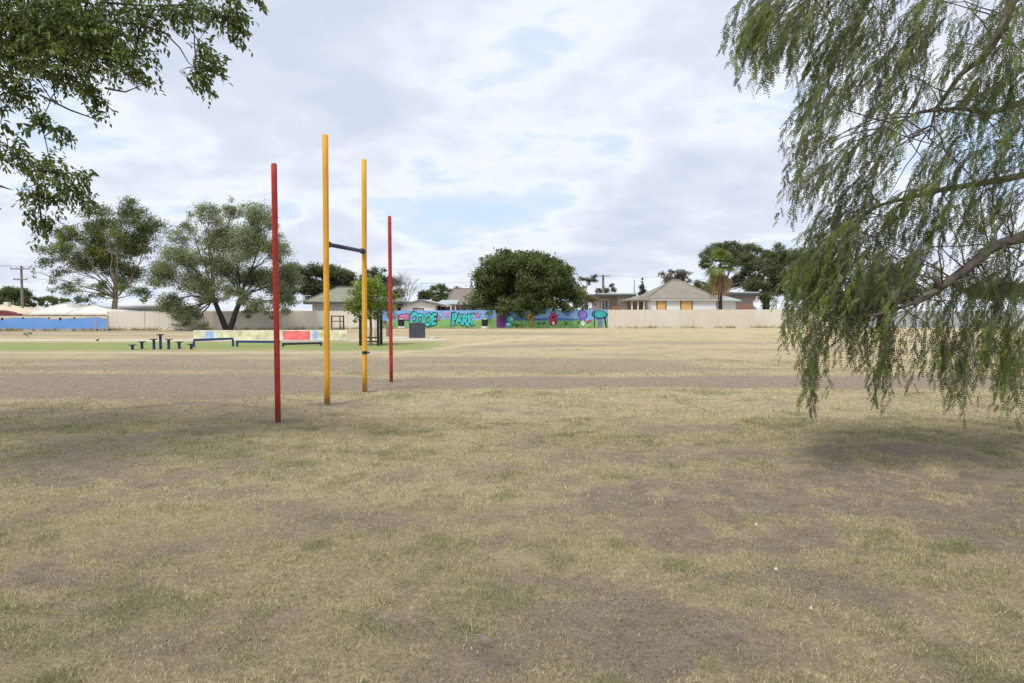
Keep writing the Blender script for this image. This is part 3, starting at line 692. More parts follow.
# empty brown frame near the fence
q0, q1 = G(331.5, 330.6), G(343.8, 330.6)
fm = thing('metal_gate', 'brown tubular metal gate frame before the cream fence', 'gate', (q0+q1)/2)
zt = ztop(337, 315.5, q0); D = Vector((0, 0, 1))
gmb = MB()
for f in (0.02, 0.98): gmb.tube([q0.lerp(q1, f)-D*.1, q0.lerp(q1, f)+D*zt], .06, 8)
gmb.tube([q0+D*zt*.96, q1+D*zt*.96], .045, 8); gmb.tube([q0+D*.12, q1+D*.12], .04, 8); gmb.build('frame', M_BROWNMETAL, fm)
MB().tube([q0.lerp(q1, .70)-D*.05, q0.lerp(q1, .70)+D*zt*.95], .045, 8).build('upright', M_BROWNMETAL, fm)
MB().tube([q0.lerp(q1, .03)+D*zt*.62, q0.lerp(q1, .97)+D*zt*.62], .035, 8).build('rail', M_BROWNMETAL, fm)

# tree guard
tg = G(371, 345)
gd_ = thing('tree_guard', 'black steel tree guard of four posts and rails round the young tree', 'tree guard', tg)
cr = [Vector((tg.x+sx*.40, tg.y+sy*.40, 0)) for sx, sy in ((-1, -1), (1, -1), (1, 1), (-1, 1))]
for c in cr: MB().box(c.x-.055, c.x+.055, c.y-.055, c.y+.055, -.1, 1.38).build('corner_post', M_BLACK, gd_)
for zz in (0.16, 0.34, 1.22):
    r_ = MB()
    for i in range(4):
        a, b = cr[i], cr[(i+1) % 4]; d = (b-a).normalized()*.057; r_.tube([a+d+D*zz, b-d+D*zz], .02, 6)
    r_.build('rail', M_BLACK, gd_)
mesh = MB()
for i in range(4):
    for f in (0.35, 0.65):
        p = cr[i].lerp(cr[(i+1) % 4], f); mesh.tube([p+D*.162, p+D*1.218], .012, 5)
mesh.build('bars', M_BLACK, gd_)

# ------------------------------------------------------------------ houses
def hbox(mb, x0, x1, y0, y1, z0, z1): return mb.box(x0, x1, y0, y1, z0, z1)
def xz(px, py, d): p = P(px, py, d); return p.x, p.z
def roof_hip(parent, x0, x1, y0, y1, ze, rx0, rx1, ry, zr, mat, fmat, name='roof', ft=0.16):
    mb = MB()
    v = [(x0, y0, ze), (x1, y0, ze), (x1, y1, ze), (x0, y1, ze), (rx0, ry, zr), (rx1, ry, zr), (x0, y0, ze-.05), (x1, y0, ze-.05), (x1, y1, ze-.05), (x0, y1, ze-.05)]
    mb.add(v, [(0,1,5,4), (1,2,5), (2,3,4,5), (3,0,4), (0,6,7,1), (1,7,8,2), (2,8,9,3), (3,9,6,0), (6,9,8,7)])
    o = mb.build(name, mat, parent)
    f = MB(); t = .06
    f.box(x0-.03, x1+.03, y0-.05, y0+.03, ze-.05-ft, ze-.052); f.box(x0-.03, x1+.03, y1-.03, y1+.05, ze-.05-ft, ze-.052)
    f.box(x0-.03, x0+.05, y0+.033, y1-.033, ze-.05-ft, ze-.052); f.box(x1-.05, x1+.03, y0+.033, y1-.033, ze-.05-ft, ze-.052)
    f.build('fascia', fmat, o)
    rc = MB(); rc.tube([(rx0, ry, zr), (rx1, ry, zr+.001)], .09, 8)
    for a, b in (((x0, y0, ze), (rx0, ry, zr)), ((x1, y0, ze), (rx1, ry, zr))): rc.tube([a, b], .08, 8)
    rc.build('ridge_cap', mat, o)
    return o
def window(parent, x0, x1, y, z0, z1, fmat=None, gmat=None, name='window', mull=1):
    fmat = fmat or M_OFFWHITE
    fr = MB(); t = .07
    fr.box(x0, x1, y-.05, y-.004, z0, z0+t); fr.box(x0, x1, y-.05, y-.004, z1-t, z1)
    fr.box(x0, x0+t, y-.05, y-.004, z0+t, z1-t); fr.box(x1-t, x1, y-.05, y-.004, z0+t, z1-t)
    for i in range(mull):
        xm = x0+(x1-x0)*(i+1)/(mull+1); fr.box(xm-.025, xm+.025, y-.045, y-.004, z0+t, z1-t)
    w = fr.build(name, fmat, parent)
    pn = MB(); pn.box(x0+t, x1-t, y-.028, y-.006, z0+t, z1-t); pn.build('pane', gmat or M_GLASS, w); return w

# boarded white house right of centre
d = 74.0
x0, ze = xz(645.5, 298.6, d); x1, _ = xz(719.5, 298.6, d)
hs = thing('weatherboard_house', 'white house with grey hip roof and two orange boarded windows', 'house', ((x0+x1)/2, d+4, 0))
MB().box(x0+.3, x1-.3, d+.2, d+9, -.1, ze-.06).build('wall', M_WHITE, hs)
ax, _z = xz(672, 280.2, d+4.7); bx_, zr = xz(679, 280.2, d+4.7)
roof_hip(hs, x0, x1, d, d+9.4, ze, ax, bx_, d+4.7, zr, M_ROOF_GREY, M_FASCIA)
sid = MB()
for k in range(6):
    z = ze-.25-k*.24; sid.box(x0+.305, x1-.305, d+.185, d+.198, z-.012, z)
sid.build('weatherboards', M_OFFWHITE, hs)
for a, b in ((656.8, 664.8), (680.4, 690.8)):
    xa, zt_ = xz(a, 300.3, d+.5); xb, zb_ = xz(b, 309.9, d+.5); zb_ = min(zb_, 1.5)
    f = MB(); f.box(xa-.08, xb+.08, d+.13, d+.196, zb_-.08, zb_-.002); f.box(xa-.08, xb+.08, d+.13, d+.196, zt_-.06, zt_+.02); f.box(xa-.08, xa-.002, d+.13, d+.196, zb_, zt_-.06); f.box(xb+.002, xb+.08, d+.13, d+.196, zb_, zt_-.06)
    w = f.build('window', M_DARK, hs)
    MB().box(xa, xb, d+.14, d+.194, zb_, zt_-.10).build('board', M_PLY, w)
# its porch at the left
px0, pz = xz(628.5, 300.0, d-.4); px1, _ = xz(646.5, 300, d-.4)
rf = MB(); rf.add([(px0, d-.6, pz), (px1+.3, d-.6, pz), (px1+.3, d+6, pz), (px0, d+6, pz), (px1+.3, d+.0, pz+.55), (px1+.3, d+5.4, pz+.55), (px0, d-.6, pz-.14), (px1+.3, d-.6, pz-.14), (px1+.3, d+6, pz-.14), (px0, d+6, pz-.14)],
       [(0,1,4), (0,4,5,3), (3,5,2), (0,6,7,1), (3,9,6,0), (6,9,8,7), (2,8,9,3)])
rf.build('porch_roof', M_ROOF_GREY, hs)
for x in (px0+.35, px0+.95, px1-.25): MB().box(x-.07, x+.07, d-.4, d-.26, -.1, pz-.145).build('porch_post', M_OFFWHITE, hs)
MB().box(px0+.2, px1, d+2.0, d+5.8, -.1, pz-.145).build('porch_wall', M_TAUPE, hs)
# annex at the right
e0, ez = xz(721, 300.2, d+1.5); e1, _ = xz(741.8, 300.2, d+1.5); _, ez2 = xz(730, 295.4, d+5)
MB().box(e0+.002, e1-.5, d+2, d+7, -.1, ez-.05).build('annex_wall', M_WHITE, hs)
an = MB(); an.add([(e0-.2, d+1.5, ez), (e1, d+1.5, ez), (e1-.9, d+5, ez2), (e0-.2, d+5, ez2), (e0-.2, d+7.4, ez), (e1, d+7.4, ez), (e0-.2, d+1.5, ez-.12), (e1, d+1.5, ez-.12), (e1, d+7.4, ez-.12), (e0-.2, d+7.4, ez-.12)], [(0,1,2,3), (3,2,5,4), (1,5,2), (0,6,7,1), (1,7,8,5), (6,9,8,7), (0,3,4,9,6)])
an.build('annex_roof', M_ROOF_BLUE, hs)

# dark flat roof house further right
d = 84.0
x0, zt_ = xz(731, 292.2, d); x1, _ = xz(761, 292.2, d)
h2 = thing('brick_house', 'taupe and red brick house with dark flat roof behind the palm', 'house', ((x0+x1)/2, d+4, 0))
MB().box(x0+.5, x1-.4, d+.5, d+8, -.1, zt_-.35).build('wall', M_TAUPE, h2)
MB().box(x0, x1, d, d+8.5, zt_-.345, zt_).build('roof', M_FASCIAD, h2)
MB().box(x0+.9, x1-.8, d+.40, d+.496, 0.3, xz(740, 304.6, d)[1]).build('brick_panel', M_REDBRICK, h2)
MB().box(x0+.3, x1-.2, d-.03, d-.003, zt_-.10, zt_+.05).build('gutter', M_ROOF_BLUE, h2)

# flat roofed house left of it
d = 86.0
x0, zt_ = xz(597, 293.6, d); x1, _ = xz(636, 293.6, d)
h3 = thing('flat_roof_house', 'low taupe house with flat dark eaves between mural end and white house', 'house', ((x0+x1)/2, d+4, 0))
xm, _ = xz(617.5, 300, d)
MB().box(x0+.3, xm, d+.5, d+8, -.1, zt_-.32).build('wall', M_TAUPE, h3)
MB().box(xm+.002, x1-.3, d+.45, d+8, -.1, zt_-.32).build('pale_wall', plain('pale_taupe', (0.42, 0.39, 0.36), .85, .1, 1), h3)
MB().box(x0, x1, d-.3, d+8.5, zt_-.315, zt_).build('roof', M_FASCIAD, h3)
MB().box(x0-.02, x1+.02, d-.34, d-.303, zt_-.09, zt_+.05).build('gutter', M_FASCIA, h3)
xa, zc = xz(611.6, 306, d); xb, _ = xz(624, 306, d)
MB().box(xa, xb, d-.2, d+.0, 0, zc).build('brick_planter', M_REDBRICK, h3)
window(h3, xz(602, 300, d)[0], xz(609, 300, d)[0], d+.5, 1.55, zc+.8)

# mossy roof house behind the yellow goal
d = 75.0
x0, ze = xz(303.5, 301.6, d); x1, _ = xz(401, 301.6, d)
h4 = thing('tiled_house', 'cream brick house with mossy grey-green hip roof behind the goal posts', 'house', ((x0+x1)/2, d+5, 0))
MB().box(x0+.7, x1-.6, d+.7, d+10, -.1, ze-.06).build('wall', M_CREAMBRICK, h4)
ax, _z = xz(337, 287.6, d+5.2); bx_, zr = xz(364, 287.6, d+5.2)
roof_hip(h4, x0, x1, d, d+10.4, ze, ax, bx_, d+5.2, zr, M_ROOF_GREEN, M_FASCIAD, ft=.22)
for a, b, m in ((314, 324.5, M_OFFWHITE), (331, 344, M_OFFWHITE), (381, 390, M_OFFWHITE)):
    window(h4, xz(a, 300, d+.7)[0], xz(b, 300, d+.7)[0], d+.7, xz(300, 311.5, d+.7)[1], xz(300, 304.0, d+.7)[1], m, plain('pale_blind', (0.42, 0.45, 0.52), .6, .2, 1), mull=2)
dr = MB().box(xz(347, 300, d)[0], xz(352, 300, d)[0], d+.66, d+.697, 0.0, xz(300, 304, d)[1]).build('door', M_TAUPE, h4)

# white gable house
d = 76.0
xl, zl = xz(397.5, 306.6, d); xr_, zr_ = xz(446, 305.0, d); xa, za = xz(419.4, 299.2, d)
h5 = thing('gable_house', 'small white gabled house behind the graffiti letters', 'house', (xa, d+4, 0))
w0, w1 = xz(401.3, 300, d+.6)[0], xz(435.5, 300, d+.6)[0]
def gz_(x): return (zl+(za-zl)*(x-xl)/(xa-xl)) if x < xa else (zr_+(za-zr_)*(xr_-x)/(xr_-xa))
wm = MB(); wy = d+.25; v = [(w0, -.1), (w1, -.1), (w1, gz_(w1)-.14), (xa, za-.16), (w0, gz_(w0)-.14)]
wm.add([(x, d+.25, z) for x, z in v]+[(x, d+8, z) for x, z in v], [(0,1,2,3,4), (9,8,7,6,5)]+[(i, (i+1) % 5, 5+(i+1) % 5, 5+i) for i in range(5)]); wm.build('wall', M_WHITE, h5)
rm = MB()
for (a, za1, b, zb1) in ((xl, zl, xa, za), (xa, za, xr_, zr_)):
    rm.add([(a, d, za1), (b, d, zb1), (b, d+8.5, zb1), (a, d+8.5, za1), (a, d, za1-.12), (b, d, zb1-.12), (b, d+8.5, zb1-.12), (a, d+8.5, za1-.12)], [(0,1,2,3), (7,6,5,4), (0,4,5,1), (2,6,7,3), (3,7,4,0), (1,5,6,2)])
rf = rm.build('roof', plain('zinc_roof', (0.42, 0.43, 0.44), .5, .1, 1), h5)
bg_ = MB()
for (a, za1, b, zb1) in ((xl, zl, xa, za), (xa, za, xr_, zr_)):
    bg_.add([(a, d-.04, za1+.01), (b, d-.04, zb1+.01), (b, d-.04, zb1-.22), (a, d-.04, za1-.22), (a, d-.002, za1+.01), (b, d-.002, zb1+.01), (b, d-.002, zb1-.22), (a, d-.002, za1-.22)], [(0,1,2,3), (7,6,5,4), (0,4,5,1), (3,2,6,7)])
bg_.build('barge_board', M_GREYPOST, rf)
window(h5, xz(412.4, 300, d)[0], xz(423.6, 300, d)[0], d+.25, 1.1, xz(300, 308, d)[1], M_MAROON, plain('pinkish_glass', (0.35, 0.30, 0.33), .4, .3, 2), mull=2)
MB().box(w1+.05, xr_-.2, d+2.5, d+7, -.1, zr_-.15).build('carport_wall', M_DARK, h5)
for x in (w1+.55, xr_-.15): MB().box(x-.06, x+.06, d+.4, d+.52, -.1, gz_(x)-.13).build('carport_post', M_FASCIAD, h5)

# brown tile roof house
d = 90.0
x0, ze = xz(446, 302.6, d); x1, _ = xz(500, 302.6, d)
h6 = thing('brown_roof_house', 'grey brick house with brown tiled roof left of the big fig tree', 'house', ((x0+x1)/2, d+5, 0))
MB().box(x0+.6, x1-.6, d+.6, d+10, -.1, ze-.06).build('wall', M_GREYBRICK, h6)
ax, _z = xz(453.5, 288.8, d+5.2); bx_, zr = xz(492, 288.8, d+5.2)
roof_hip(h6, x0, x1, d, d+10.4, ze, ax, bx_, d+5.2, zr, M_ROOF_BROWN, M_FASCIA, ft=.2)
window(h6, xz(453, 300, d)[0], xz(460, 300, d)[0], d+.6, 1.2, xz(300, 305, d)[1])
window(h6, xz(466, 300, d)[0], xz(474, 300, d)[0], d+.6, 1.2, xz(300, 305, d)[1])
bl_ = MB(); a0, az = xz(436, 303.6, d-3); a1, _ = xz(457, 303.6, d-3); _, az2 = xz(450, 300.0, d+.3)
bl_.add([(a0, d-3, az), (a1, d-3, az), (a1, d-.1, az2), (a0+.4, d-.1, az2), (a0, d-3, az-.1), (a1, d-3, az-.1), (a1, d-.1, az2-.1), (a0+.4, d-.1, az2-.1)], [(0,1,2,3), (7,6,5,4), (0,4,5,1), (1,5,6,2), (2,6,7,3), (3,7,4,0)])
bl_.build('awning', M_ROOF_BLUE, h6)
for x in (a0+.2, a1-.2): MB().box(x-.05, x+.05, d-2.9, d-2.8, -.1, az-.09).build('awning_post', M_OFFWHITE, h6)

# pale roofed house left
d = 72.0
x0, ze = xz(29.5, 312.6, d); x1, _ = xz(113, 312.6, d)
h7 = thing('pale_roof_house', 'long house with bright cream roof behind the blue river wall', 'house', ((x0+x1)/2, d+4, 0))
MB().box(x0+.8, x1-.6, d+1.6, d+9, -.1, ze-.06).build('wall', M_GREYBRICK, h7)
ax, zr = xz(66.5, 302.6, d+4.7); bx_, _z = xz(68.5, 302.6, d+4.7); xm = xz(86, 300, d)[0]
roof_hip(h7, x0, xm+1.2, d, d+9.4, ze, ax, bx_, d+4.7, zr, M_ROOF_PALE, M_ROOF_PALE)
ax, zr = xz(91, 304.8, d+3.4); bx_, _z = xz(93, 304.8, d+3.4)
roof_hip(h7, xm-1.6, x1, d-.35, d+7.0, ze-.015, ax, bx_, d+3.4, zr, M_ROOF_PALE, M_ROOF_PALE, name='wing_roof')
for px in (34, 43, 49, 58, 70, 82, 95, 105):
    x = xz(px, 310, d)[0]; MB().box(x-.07, x+.07, d+.3, d+.44, -.1, ze-.23).build('verandah_post', M_OFFWHITE, h7)
for a, b in ((38, 45), (52, 56), (62, 68), (76, 80), (88, 94)):
    window(h7, xz(a, 300, d)[0], xz(b, 300, d)[0], d+1.6, 0.7, ze-.5)
# maroon house far left
d = 76.0
x1, ze = xz(32, 313.2, d); x0, _ = xz(-75, 313.2, d)
h8 = thing('maroon_house', 'maroon walled house with peach roof at the left edge', 'house', ((x0+x1)/2, d+4, 0))
MB().box(x0+.6, x1-.5, d+.6, d+9, -.1, ze-.06).build('wall', M_MAROON, h8)
ax, zr = xz(-45, 305.6, d+4.7); bx_, _z = xz(13, 305.6, d+4.7)
roof_hip(h8, x0, x1, d, d+9.4, ze, ax, bx_, d+4.7, zr, M_ROOF_PEACH, M_ROOF_PEACH)
g0, g1, gt = xz(-22, 300, d-.5)[0], xz(19, 300, d-.5)[0], xz(-2, 310.2, d-.5)[1]
gm_ = MB(); v = [(g0, -.1), (g1, -.1), (g1, ze-.1), ((g0+g1)/2, gt), (g0, ze-.1)]
gm_.add([(x, d-.5, z) for x, z in v]+[(x, d+.59, z) for x, z in v], [(0,1,2,3,4), (9,8,7,6,5)]+[(i, (i+1) % 5, 5+(i+1) % 5, 5+i) for i in range(5)]); gm_.build('gable', M_MAROON, h8)
chx, chz = xz(6.3, 303.0, d+4); 
MB().box(chx-.22, chx+.22, d+3.9, d+4.4, zr-.5, chz+.1).build('chimney', M_OFFWHITE, h8)
window(h8, g0+.8, g0+2.0, d-.5, .9, ze-.35)
# pale shed roof behind the eucalyptus
d = 82.0
x0, ze = xz(112, 305.8, d); x1, _ = xz(175, 305.8, d)
h9 = thing('pale_shed', 'pale grey house with low metal roof between the two left trees', 'house', ((x0+x1)/2, d+4, 0))
MB().box(x0+.5, x1-.5, d+.5, d+8, -.1, ze-.06).build('wall', M_OFFWHITE, h9)
ax, zr = xz(124, 299.2, d+4); bx_, _z = xz(165, 299.2, d+4)
roof_hip(h9, x0, x1, d, d+8, ze, ax, bx_, d+4, zr, plain('light_zinc', (0.55, 0.57, 0.60), .5, .06, 1), M_FASCIA)
window(h9, xz(150, 300, d)[0], xz(158, 300, d)[0], d+.5, 1.2, ze-.4)

# satellite dishes
def dish(px, py, r, d, label):
    c = P(px, py, d); b = Vector((c.x, c.y+.25, 0))
    o = thing('satellite_dish', label, 'satellite dish', b)
    mb = MB(); v = []; f = []; n = 20; K = 5
    for k in range(K+1):
        rr = r*k/K
        for i in range(n):
            a = 2*math.pi*i/n; v.append((c.x+rr*math.cos(a), c.y+.18*r-(rr/r)**2*.35*r, c.z+rr*math.sin(a)))
    for k in range(K):
        for i in range(n): f.append((k*n+i, k*n+(i+1) % n, (k+1)*n+(i+1) % n, (k+1)*n+i))
    mb.add(v, f); mb.build('reflector', M_WHITE, o, smooth=True)
    MB().tube([b-Vector((0, 0, .1)), Vector((c.x, c.y+.25, c.z))], .05, 8).build('mast', M_GALV, o)
    MB().tube([(c.x, c.y-.1, c.z-r*.95), (c.x, c.y-.75*r, c.z-.1)], .02, 6).build('feed_arm', M_GALV, o)
dish(756.8, 303.2, .40, 73, 'white satellite dish just right of the flat roofed brick house')
dish(776.5, 304.4, .33, 73, 'smaller white satellite dish half hidden by pepper leaves')

# ------------------------------------------------------------------ poles and wires
def pole(name, label, px, top, d, r, mat, arms=()):
    b = P(px, 310, d); b.z = 0; zt = P(px, top, d).z
    o = thing(name, label, 'power pole', b)
    MB().tube([b-D*.2, b+D*zt*.5, b+D*zt], [r, r*.9, r*.72], 10).build('shaft', mat, o)
    for ay, hw in arms:
        z = P(px, ay, d).z; MB().box(b.x-hw, b.x+hw, b.y-r-.11, b.y-r-.01, z-.06, z+.06).build('crossarm', mat, o)
        for k in (-.9, -.35, .35, .9):
            MB().tube([(b.x+hw*k, b.y-r-.06, z+.062), (b.x+hw*k, b.y-r-.06, z+.12), (b.x+hw*k, b.y-r-.06, z+.22)], [.03, .06, .045], 8).build('insulator', M_FASCIA, o)
    return b, zt
M_TIMBER = plain('pole_timber', (0.20, 0.19, 0.18), .9, .2, 2, streak=True)
b1, z1 = pole('power_pole', 'grey timber power pole with two crossarms at far left', 22.5, 265.8, 80, .15, M_TIMBER, ((269.0, 1.05), (279.6, .75)))
b2, z2 = pole('power_pole', 'short dark power pole top above the flat roofed house', 603, 274.8, 110, .22, M_TIMBER, ((276.2, 1.0),))
b3, z3 = pole('street_light_pole', 'thin grey pole left of the grey hip roof', 634.2, 279.2, 92, .08, M_GALV)
SC_ = bpy.data.objects
def wire(label, ends, sag, r=.012, group='overhead power lines'):
    mb = MB(); a0 = Vector(ends[0][0])
    for a, b in ends:
        a, b = Vector(a), Vector(b); pts = []
        for i in range(17):
            t = i/16; p = a.lerp(b, t); p.z -= sag*4*t*(1-t); pts.append(p)
        mb.tube(pts, r, 5)
    o = mb.build('power_line', M_WIRE, None, tuple(a0)); return tag(o, label, 'power line', group)
zA = P(22.5, 269, 80).z+.23; zB = P(22.5, 279.6, 80).z+.23
wire('sloping wire from the top crossarm\'s left end of the far left pole', [((b1.x-.9, b1.y-.2, zA), (b1.x-9.9, b1.y-38, 8.2))], .6, .014)
wire('sloping wire from the top crossarm\'s right end of the far left pole', [((b1.x+.9, b1.y-.2, zA), (b1.x-8.1, b1.y-38, 8.2))], .6, .014)
wire('thin wire from the far left pole\'s lower crossarm passing behind the eucalyptus', [((b1.x+.6, b1.y-.2, zB), (b1.x+30, b1.y+6, zB-1.0))], .7, .012)
wire('thin wire strung over the mossy roof behind the yellow goal', [(P(288, 283, 84), P(398, 283.6, 84))], .25, .016)
wire('thin wire running from the far red post to the short dark pole', [(P(398, 283.6, 110), P(602, 276.2, 110))], .25, .016)
wire('thin pale wire between the short dark pole and the house roof peak', [((b2.x+.9, b2.y-.3, P(603, 276.2, 110).z+.2), P(660, 276.5, 112))], .2, .014)
wire('thin pale wire passing behind the palm into the broad gum tree', [(P(700, 279.2, 78), P(812, 279.0, 78))], .3, .014)

# ------------------------------------------------------------------ trees in the distance
def rand_dirs(n):
    v = RNG.normal(size=(n, 3)); return v/np.linalg.norm(v, axis=1, keepdims=True)
def leaf_quads(C, L, Wd, droop=0.0, col=None, updown=0.3, axis=None):
    """diamond shaped leaves at C; L length, Wd width (arrays); droop pulls the long axis down"""
    n = len(C); ax = rand_dirs(n) if axis is None else axis
    ax[:, 2] = ax[:, 2]*(1-droop) - droop; ax /= np.linalg.norm(ax, axis=1, keepdims=True)
    o = rand_dirs(n); s = np.cross(ax, o); s /= np.linalg.norm(s, axis=1, keepdims=True)+1e-9
    L = L[:, None]; Wd = Wd[:, None]; nr = np.cross(ax, s)
    V = np.stack([C-ax*L/2, C+s*Wd/2-ax*L*.08+nr*Wd*.12, C+ax*L/2, C-s*Wd/2-ax*L*.08+nr*Wd*.12], 1).reshape(-1, 3)
    return V, np.repeat(col, 4, 0) if col is not None else None
def bend(a, b, k=6, sag=0.0, jit=0.05):
    a, b = Vector(a), Vector(b); L = (b-a).length; pts = []
    off = Vector((random.uniform(-1, 1), random.uniform(-1, 1), random.uniform(-.6, .6)))*L*jit*2
    for i in range(k+1):
        t = i/k; w = math.sin(math.pi*t)
        pts.append(a.lerp(b, t) + off*w + Vector((0, 0, -sag*L*w)) + (Vector((random.uniform(-1, 1), random.uniform(-1, 1), random.uniform(-1, 1)))*L*jit*.35 if 0 < i < k else Vector()))
    return pts
LEAF = leaf_mat('tree_leaf', 0.28, 0.55, 0.25)
def far_tree(name, label, d, base_px, fork, clumps, dens, leaf, c_dark, c_light, bark, tr, cat='tree', group=None, droop=0.0, sub=9, blobr=0.36, trunks=None, deep=1.0, aspect=0.4, yellow=0.0, limb=0.15):
    b = P(base_px, 310, d); b.z = 0
    o = thing(name, label, cat, b, group)
    pxm = d/FPX; fk = P(*fork, d)
    tmb = MB()
    if trunks:
        forks = [P(*t, d) for t in trunks]
        for f in forks: tmb.tube(bend(b-D*.2, f, 6, 0, .03), [tr*(1-.35*i/6) for i in range(7)], 9)
    else:
        forks = [fk]; tmb.tube(bend(b-D*.2, fk, 6, 0, .04), [tr*(1.25-.45*i/6) if i else tr*1.5 for i in range(7)], 10)
    if d > 84: dens *= 1.25; blobr = max(blobr, .42)
    Vs = []; Cs = []
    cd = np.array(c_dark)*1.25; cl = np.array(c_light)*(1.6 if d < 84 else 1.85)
    xs = [c[0] for c in clumps]; mx = (min(xs)+max(xs))/2; half = max(1, (max(xs)-min(xs))/2)
    for (cx, cy, rx, ry, *fw) in clumps:
        rx_, rz_ = rx*pxm, ry*pxm; off = max(0, 1-((cx-mx)/half)**2)**.5*half*pxm*.55*deep
        c0 = P(cx, cy, d + (fw[0] if fw else random.uniform(-off, off)))
        f = min(forks, key=lambda q: (q-c0).length)
        lp = bend(f, c0, 7, -.05, .07); tmb.tube(lp, [tr*limb*2*(1-.82*i/7) for i in range(8)], 7)
        n = max(5, int(2.3*sub*random.uniform(.8, 1.2)*(rx*ry/200.)**.4))
        dd = rand_dirs(n)*RNG.uniform(.25, 1.12, (n, 1))
        cen = np.array(c0) + dd*np.array([rx_, (rx_+rz_)/2*deep, rz_])
        br = blobr*min(rx_, rz_)*RNG.uniform(.75, 1.45, n)
        for q, r_ in zip(cen, br):
            q_ = Vector(q); st = lp[random.randint(3, 7)]
            tmb.tube(bend(st, q_, 4, -.04, .08), [tr*limb*.4, tr*limb*.3, tr*limb*.22, tr*limb*.15, tr*limb*.08], 5)
            m = int(2.6*dens*r_*r_*random.uniform(.6, 1.3)); 
            if m < 6: m = 6
            rad = RNG.random((m, 1))**.45*(1+.25*RNG.normal(size=(m, 1)))
            pt = q + rand_dirs(m)*rad*r_*np.array([1.35, 1.2, .95])
            u = np.clip(RNG.beta(1.6, 1.6, (m, 1))*.75 + random.uniform(-.1, .35), 0, 1)
            col = cd*(1-u)+cl*u
            if yellow and random.random() < yellow: col = col*np.array([1.8, 1.55, .7])
            L = leaf*RNG.uniform(.7, 1.4, m)
            V, C = leaf_quads(pt, L, L*aspect, droop, col); Vs.append(V); Cs.append(C)
    tmb.build('trunk', bark, o, smooth=True)
    np_mesh('crown', np.concatenate(Vs), 4, LEAF, o, col=np.concatenate(Cs))
    return o
BK_EUC = bark_mat('eucalypt_bark', (0.20, 0.15, 0.115), (0.36, 0.29, 0.235))
BK_DARK = bark_mat('dark_bark', (0.035, 0.030, 0.028), (0.075, 0.065, 0.06))
BK_GREY = bark_mat('grey_bark', (0.13, 0.115, 0.10), (0.25, 0.22, 0.195))

far_tree('eucalyptus_tree', 'tall eucalyptus with open clumped crown and pale trunk behind the left wall', 76, 115.5, (116, 298),
  [(92, 210, 16, 9), (128, 213, 18, 12), (146, 226, 15, 16), (70, 238, 14, 10), (48, 257, 11, 10), (95, 236, 20, 14), (122, 236, 18, 14), (148, 245, 11, 12), (82, 262, 20, 14), (112, 264, 18, 14), (72, 286, 10, 9), (134, 274, 16, 13), (52, 284, 6, 7), (140, 294, 10, 8), (84, 300, 9, 7), (33, 272, 3, 6), (105, 250, 16, 12), (98, 288, 10, 9), (60, 272, 9, 8), (64, 250, 14, 10), (125, 288, 10, 8), (110, 224, 16, 10), (132, 252, 14, 12)],
  215, .20, (.034, .050, .020), (.125, .155, .065), BK_EUC, .30, droop=.35, sub=8, blobr=.41, aspect=.36, yellow=.08, limb=.12)
far_tree('grey_gum_tree', 'wide grey-green tree with forked dark trunk in front of the cream fence', 57.5, 228, (228, 318),
  [(208, 216, 16, 12), (188, 222, 8, 16), (232, 210, 14, 10), (255, 216, 14, 14), (218, 240, 24, 18), (250, 245, 24, 20), (275, 252, 12, 18), (182, 258, 20, 16), (165, 275, 15, 15), (195, 283, 20, 16), (225, 272, 20, 14), (256, 278, 22, 16), (282, 285, 18, 18), (168, 305, 16, 14), (188, 312, 13, 12), (285, 303, 13, 11), (262, 303, 12, 9), (215, 262, 18, 12), (184, 322, 8, 6), (292, 270, 10, 12), (208, 297, 13, 10), (226, 290, 12, 9), (245, 296, 10, 9), (250, 310, 10, 7), (180, 240, 9, 14), (272, 225, 9, 9), (176, 318, 9, 8), (198, 324, 9, 6), (270, 314, 8, 6)],
  420, .15, (.078, .095, .050), (.225, .250, .155), BK_DARK, .25, droop=.40, sub=9, blobr=.39, trunks=[(214, 300), (241, 298)], aspect=.33)
far_tree('dark_leafy_tree', 'dark green round topped tree behind the mossy roof', 98, 318, (318, 295),
  [(300, 276, 16, 12), (322, 272, 18, 9), (343, 275, 14, 9), (352, 283, 12, 8), (312, 290, 18, 10), (335, 288, 16, 9), (288, 288, 12, 10)],
  330, .24, (.022, .034, .015), (.075, .095, .042), BK_DARK, .4, sub=8)
far_tree('dark_leafy_tree', 'dark grey-green tree rising behind the young tree and the mossy roof', 100, 385, (385, 300),
  [(374, 276, 12, 9), (388, 284, 10, 9), (396, 294, 9, 8), (380, 294, 12, 8)], 300, .24, (.035, .042, .028), (.095, .105, .07), BK_DARK, .35, sub=8)
far_tree('young_shade_tree', 'young bright green tree inside the black steel tree guard', gd(345), 371, (371, 312),
  [(372, 285, 12, 10), (360, 292, 10, 10), (368, 302, 15, 12), (383, 300, 12, 12), (356, 306, 9, 9), (390, 308, 8, 9), (362, 317, 10, 6), (378, 314, 10, 7), (371, 293, 12, 12)],
  900, .10, (.060, .085, .018), (.20, .25, .055), BK_GREY, .05, sub=5, blobr=.48, droop=.2, aspect=.42)
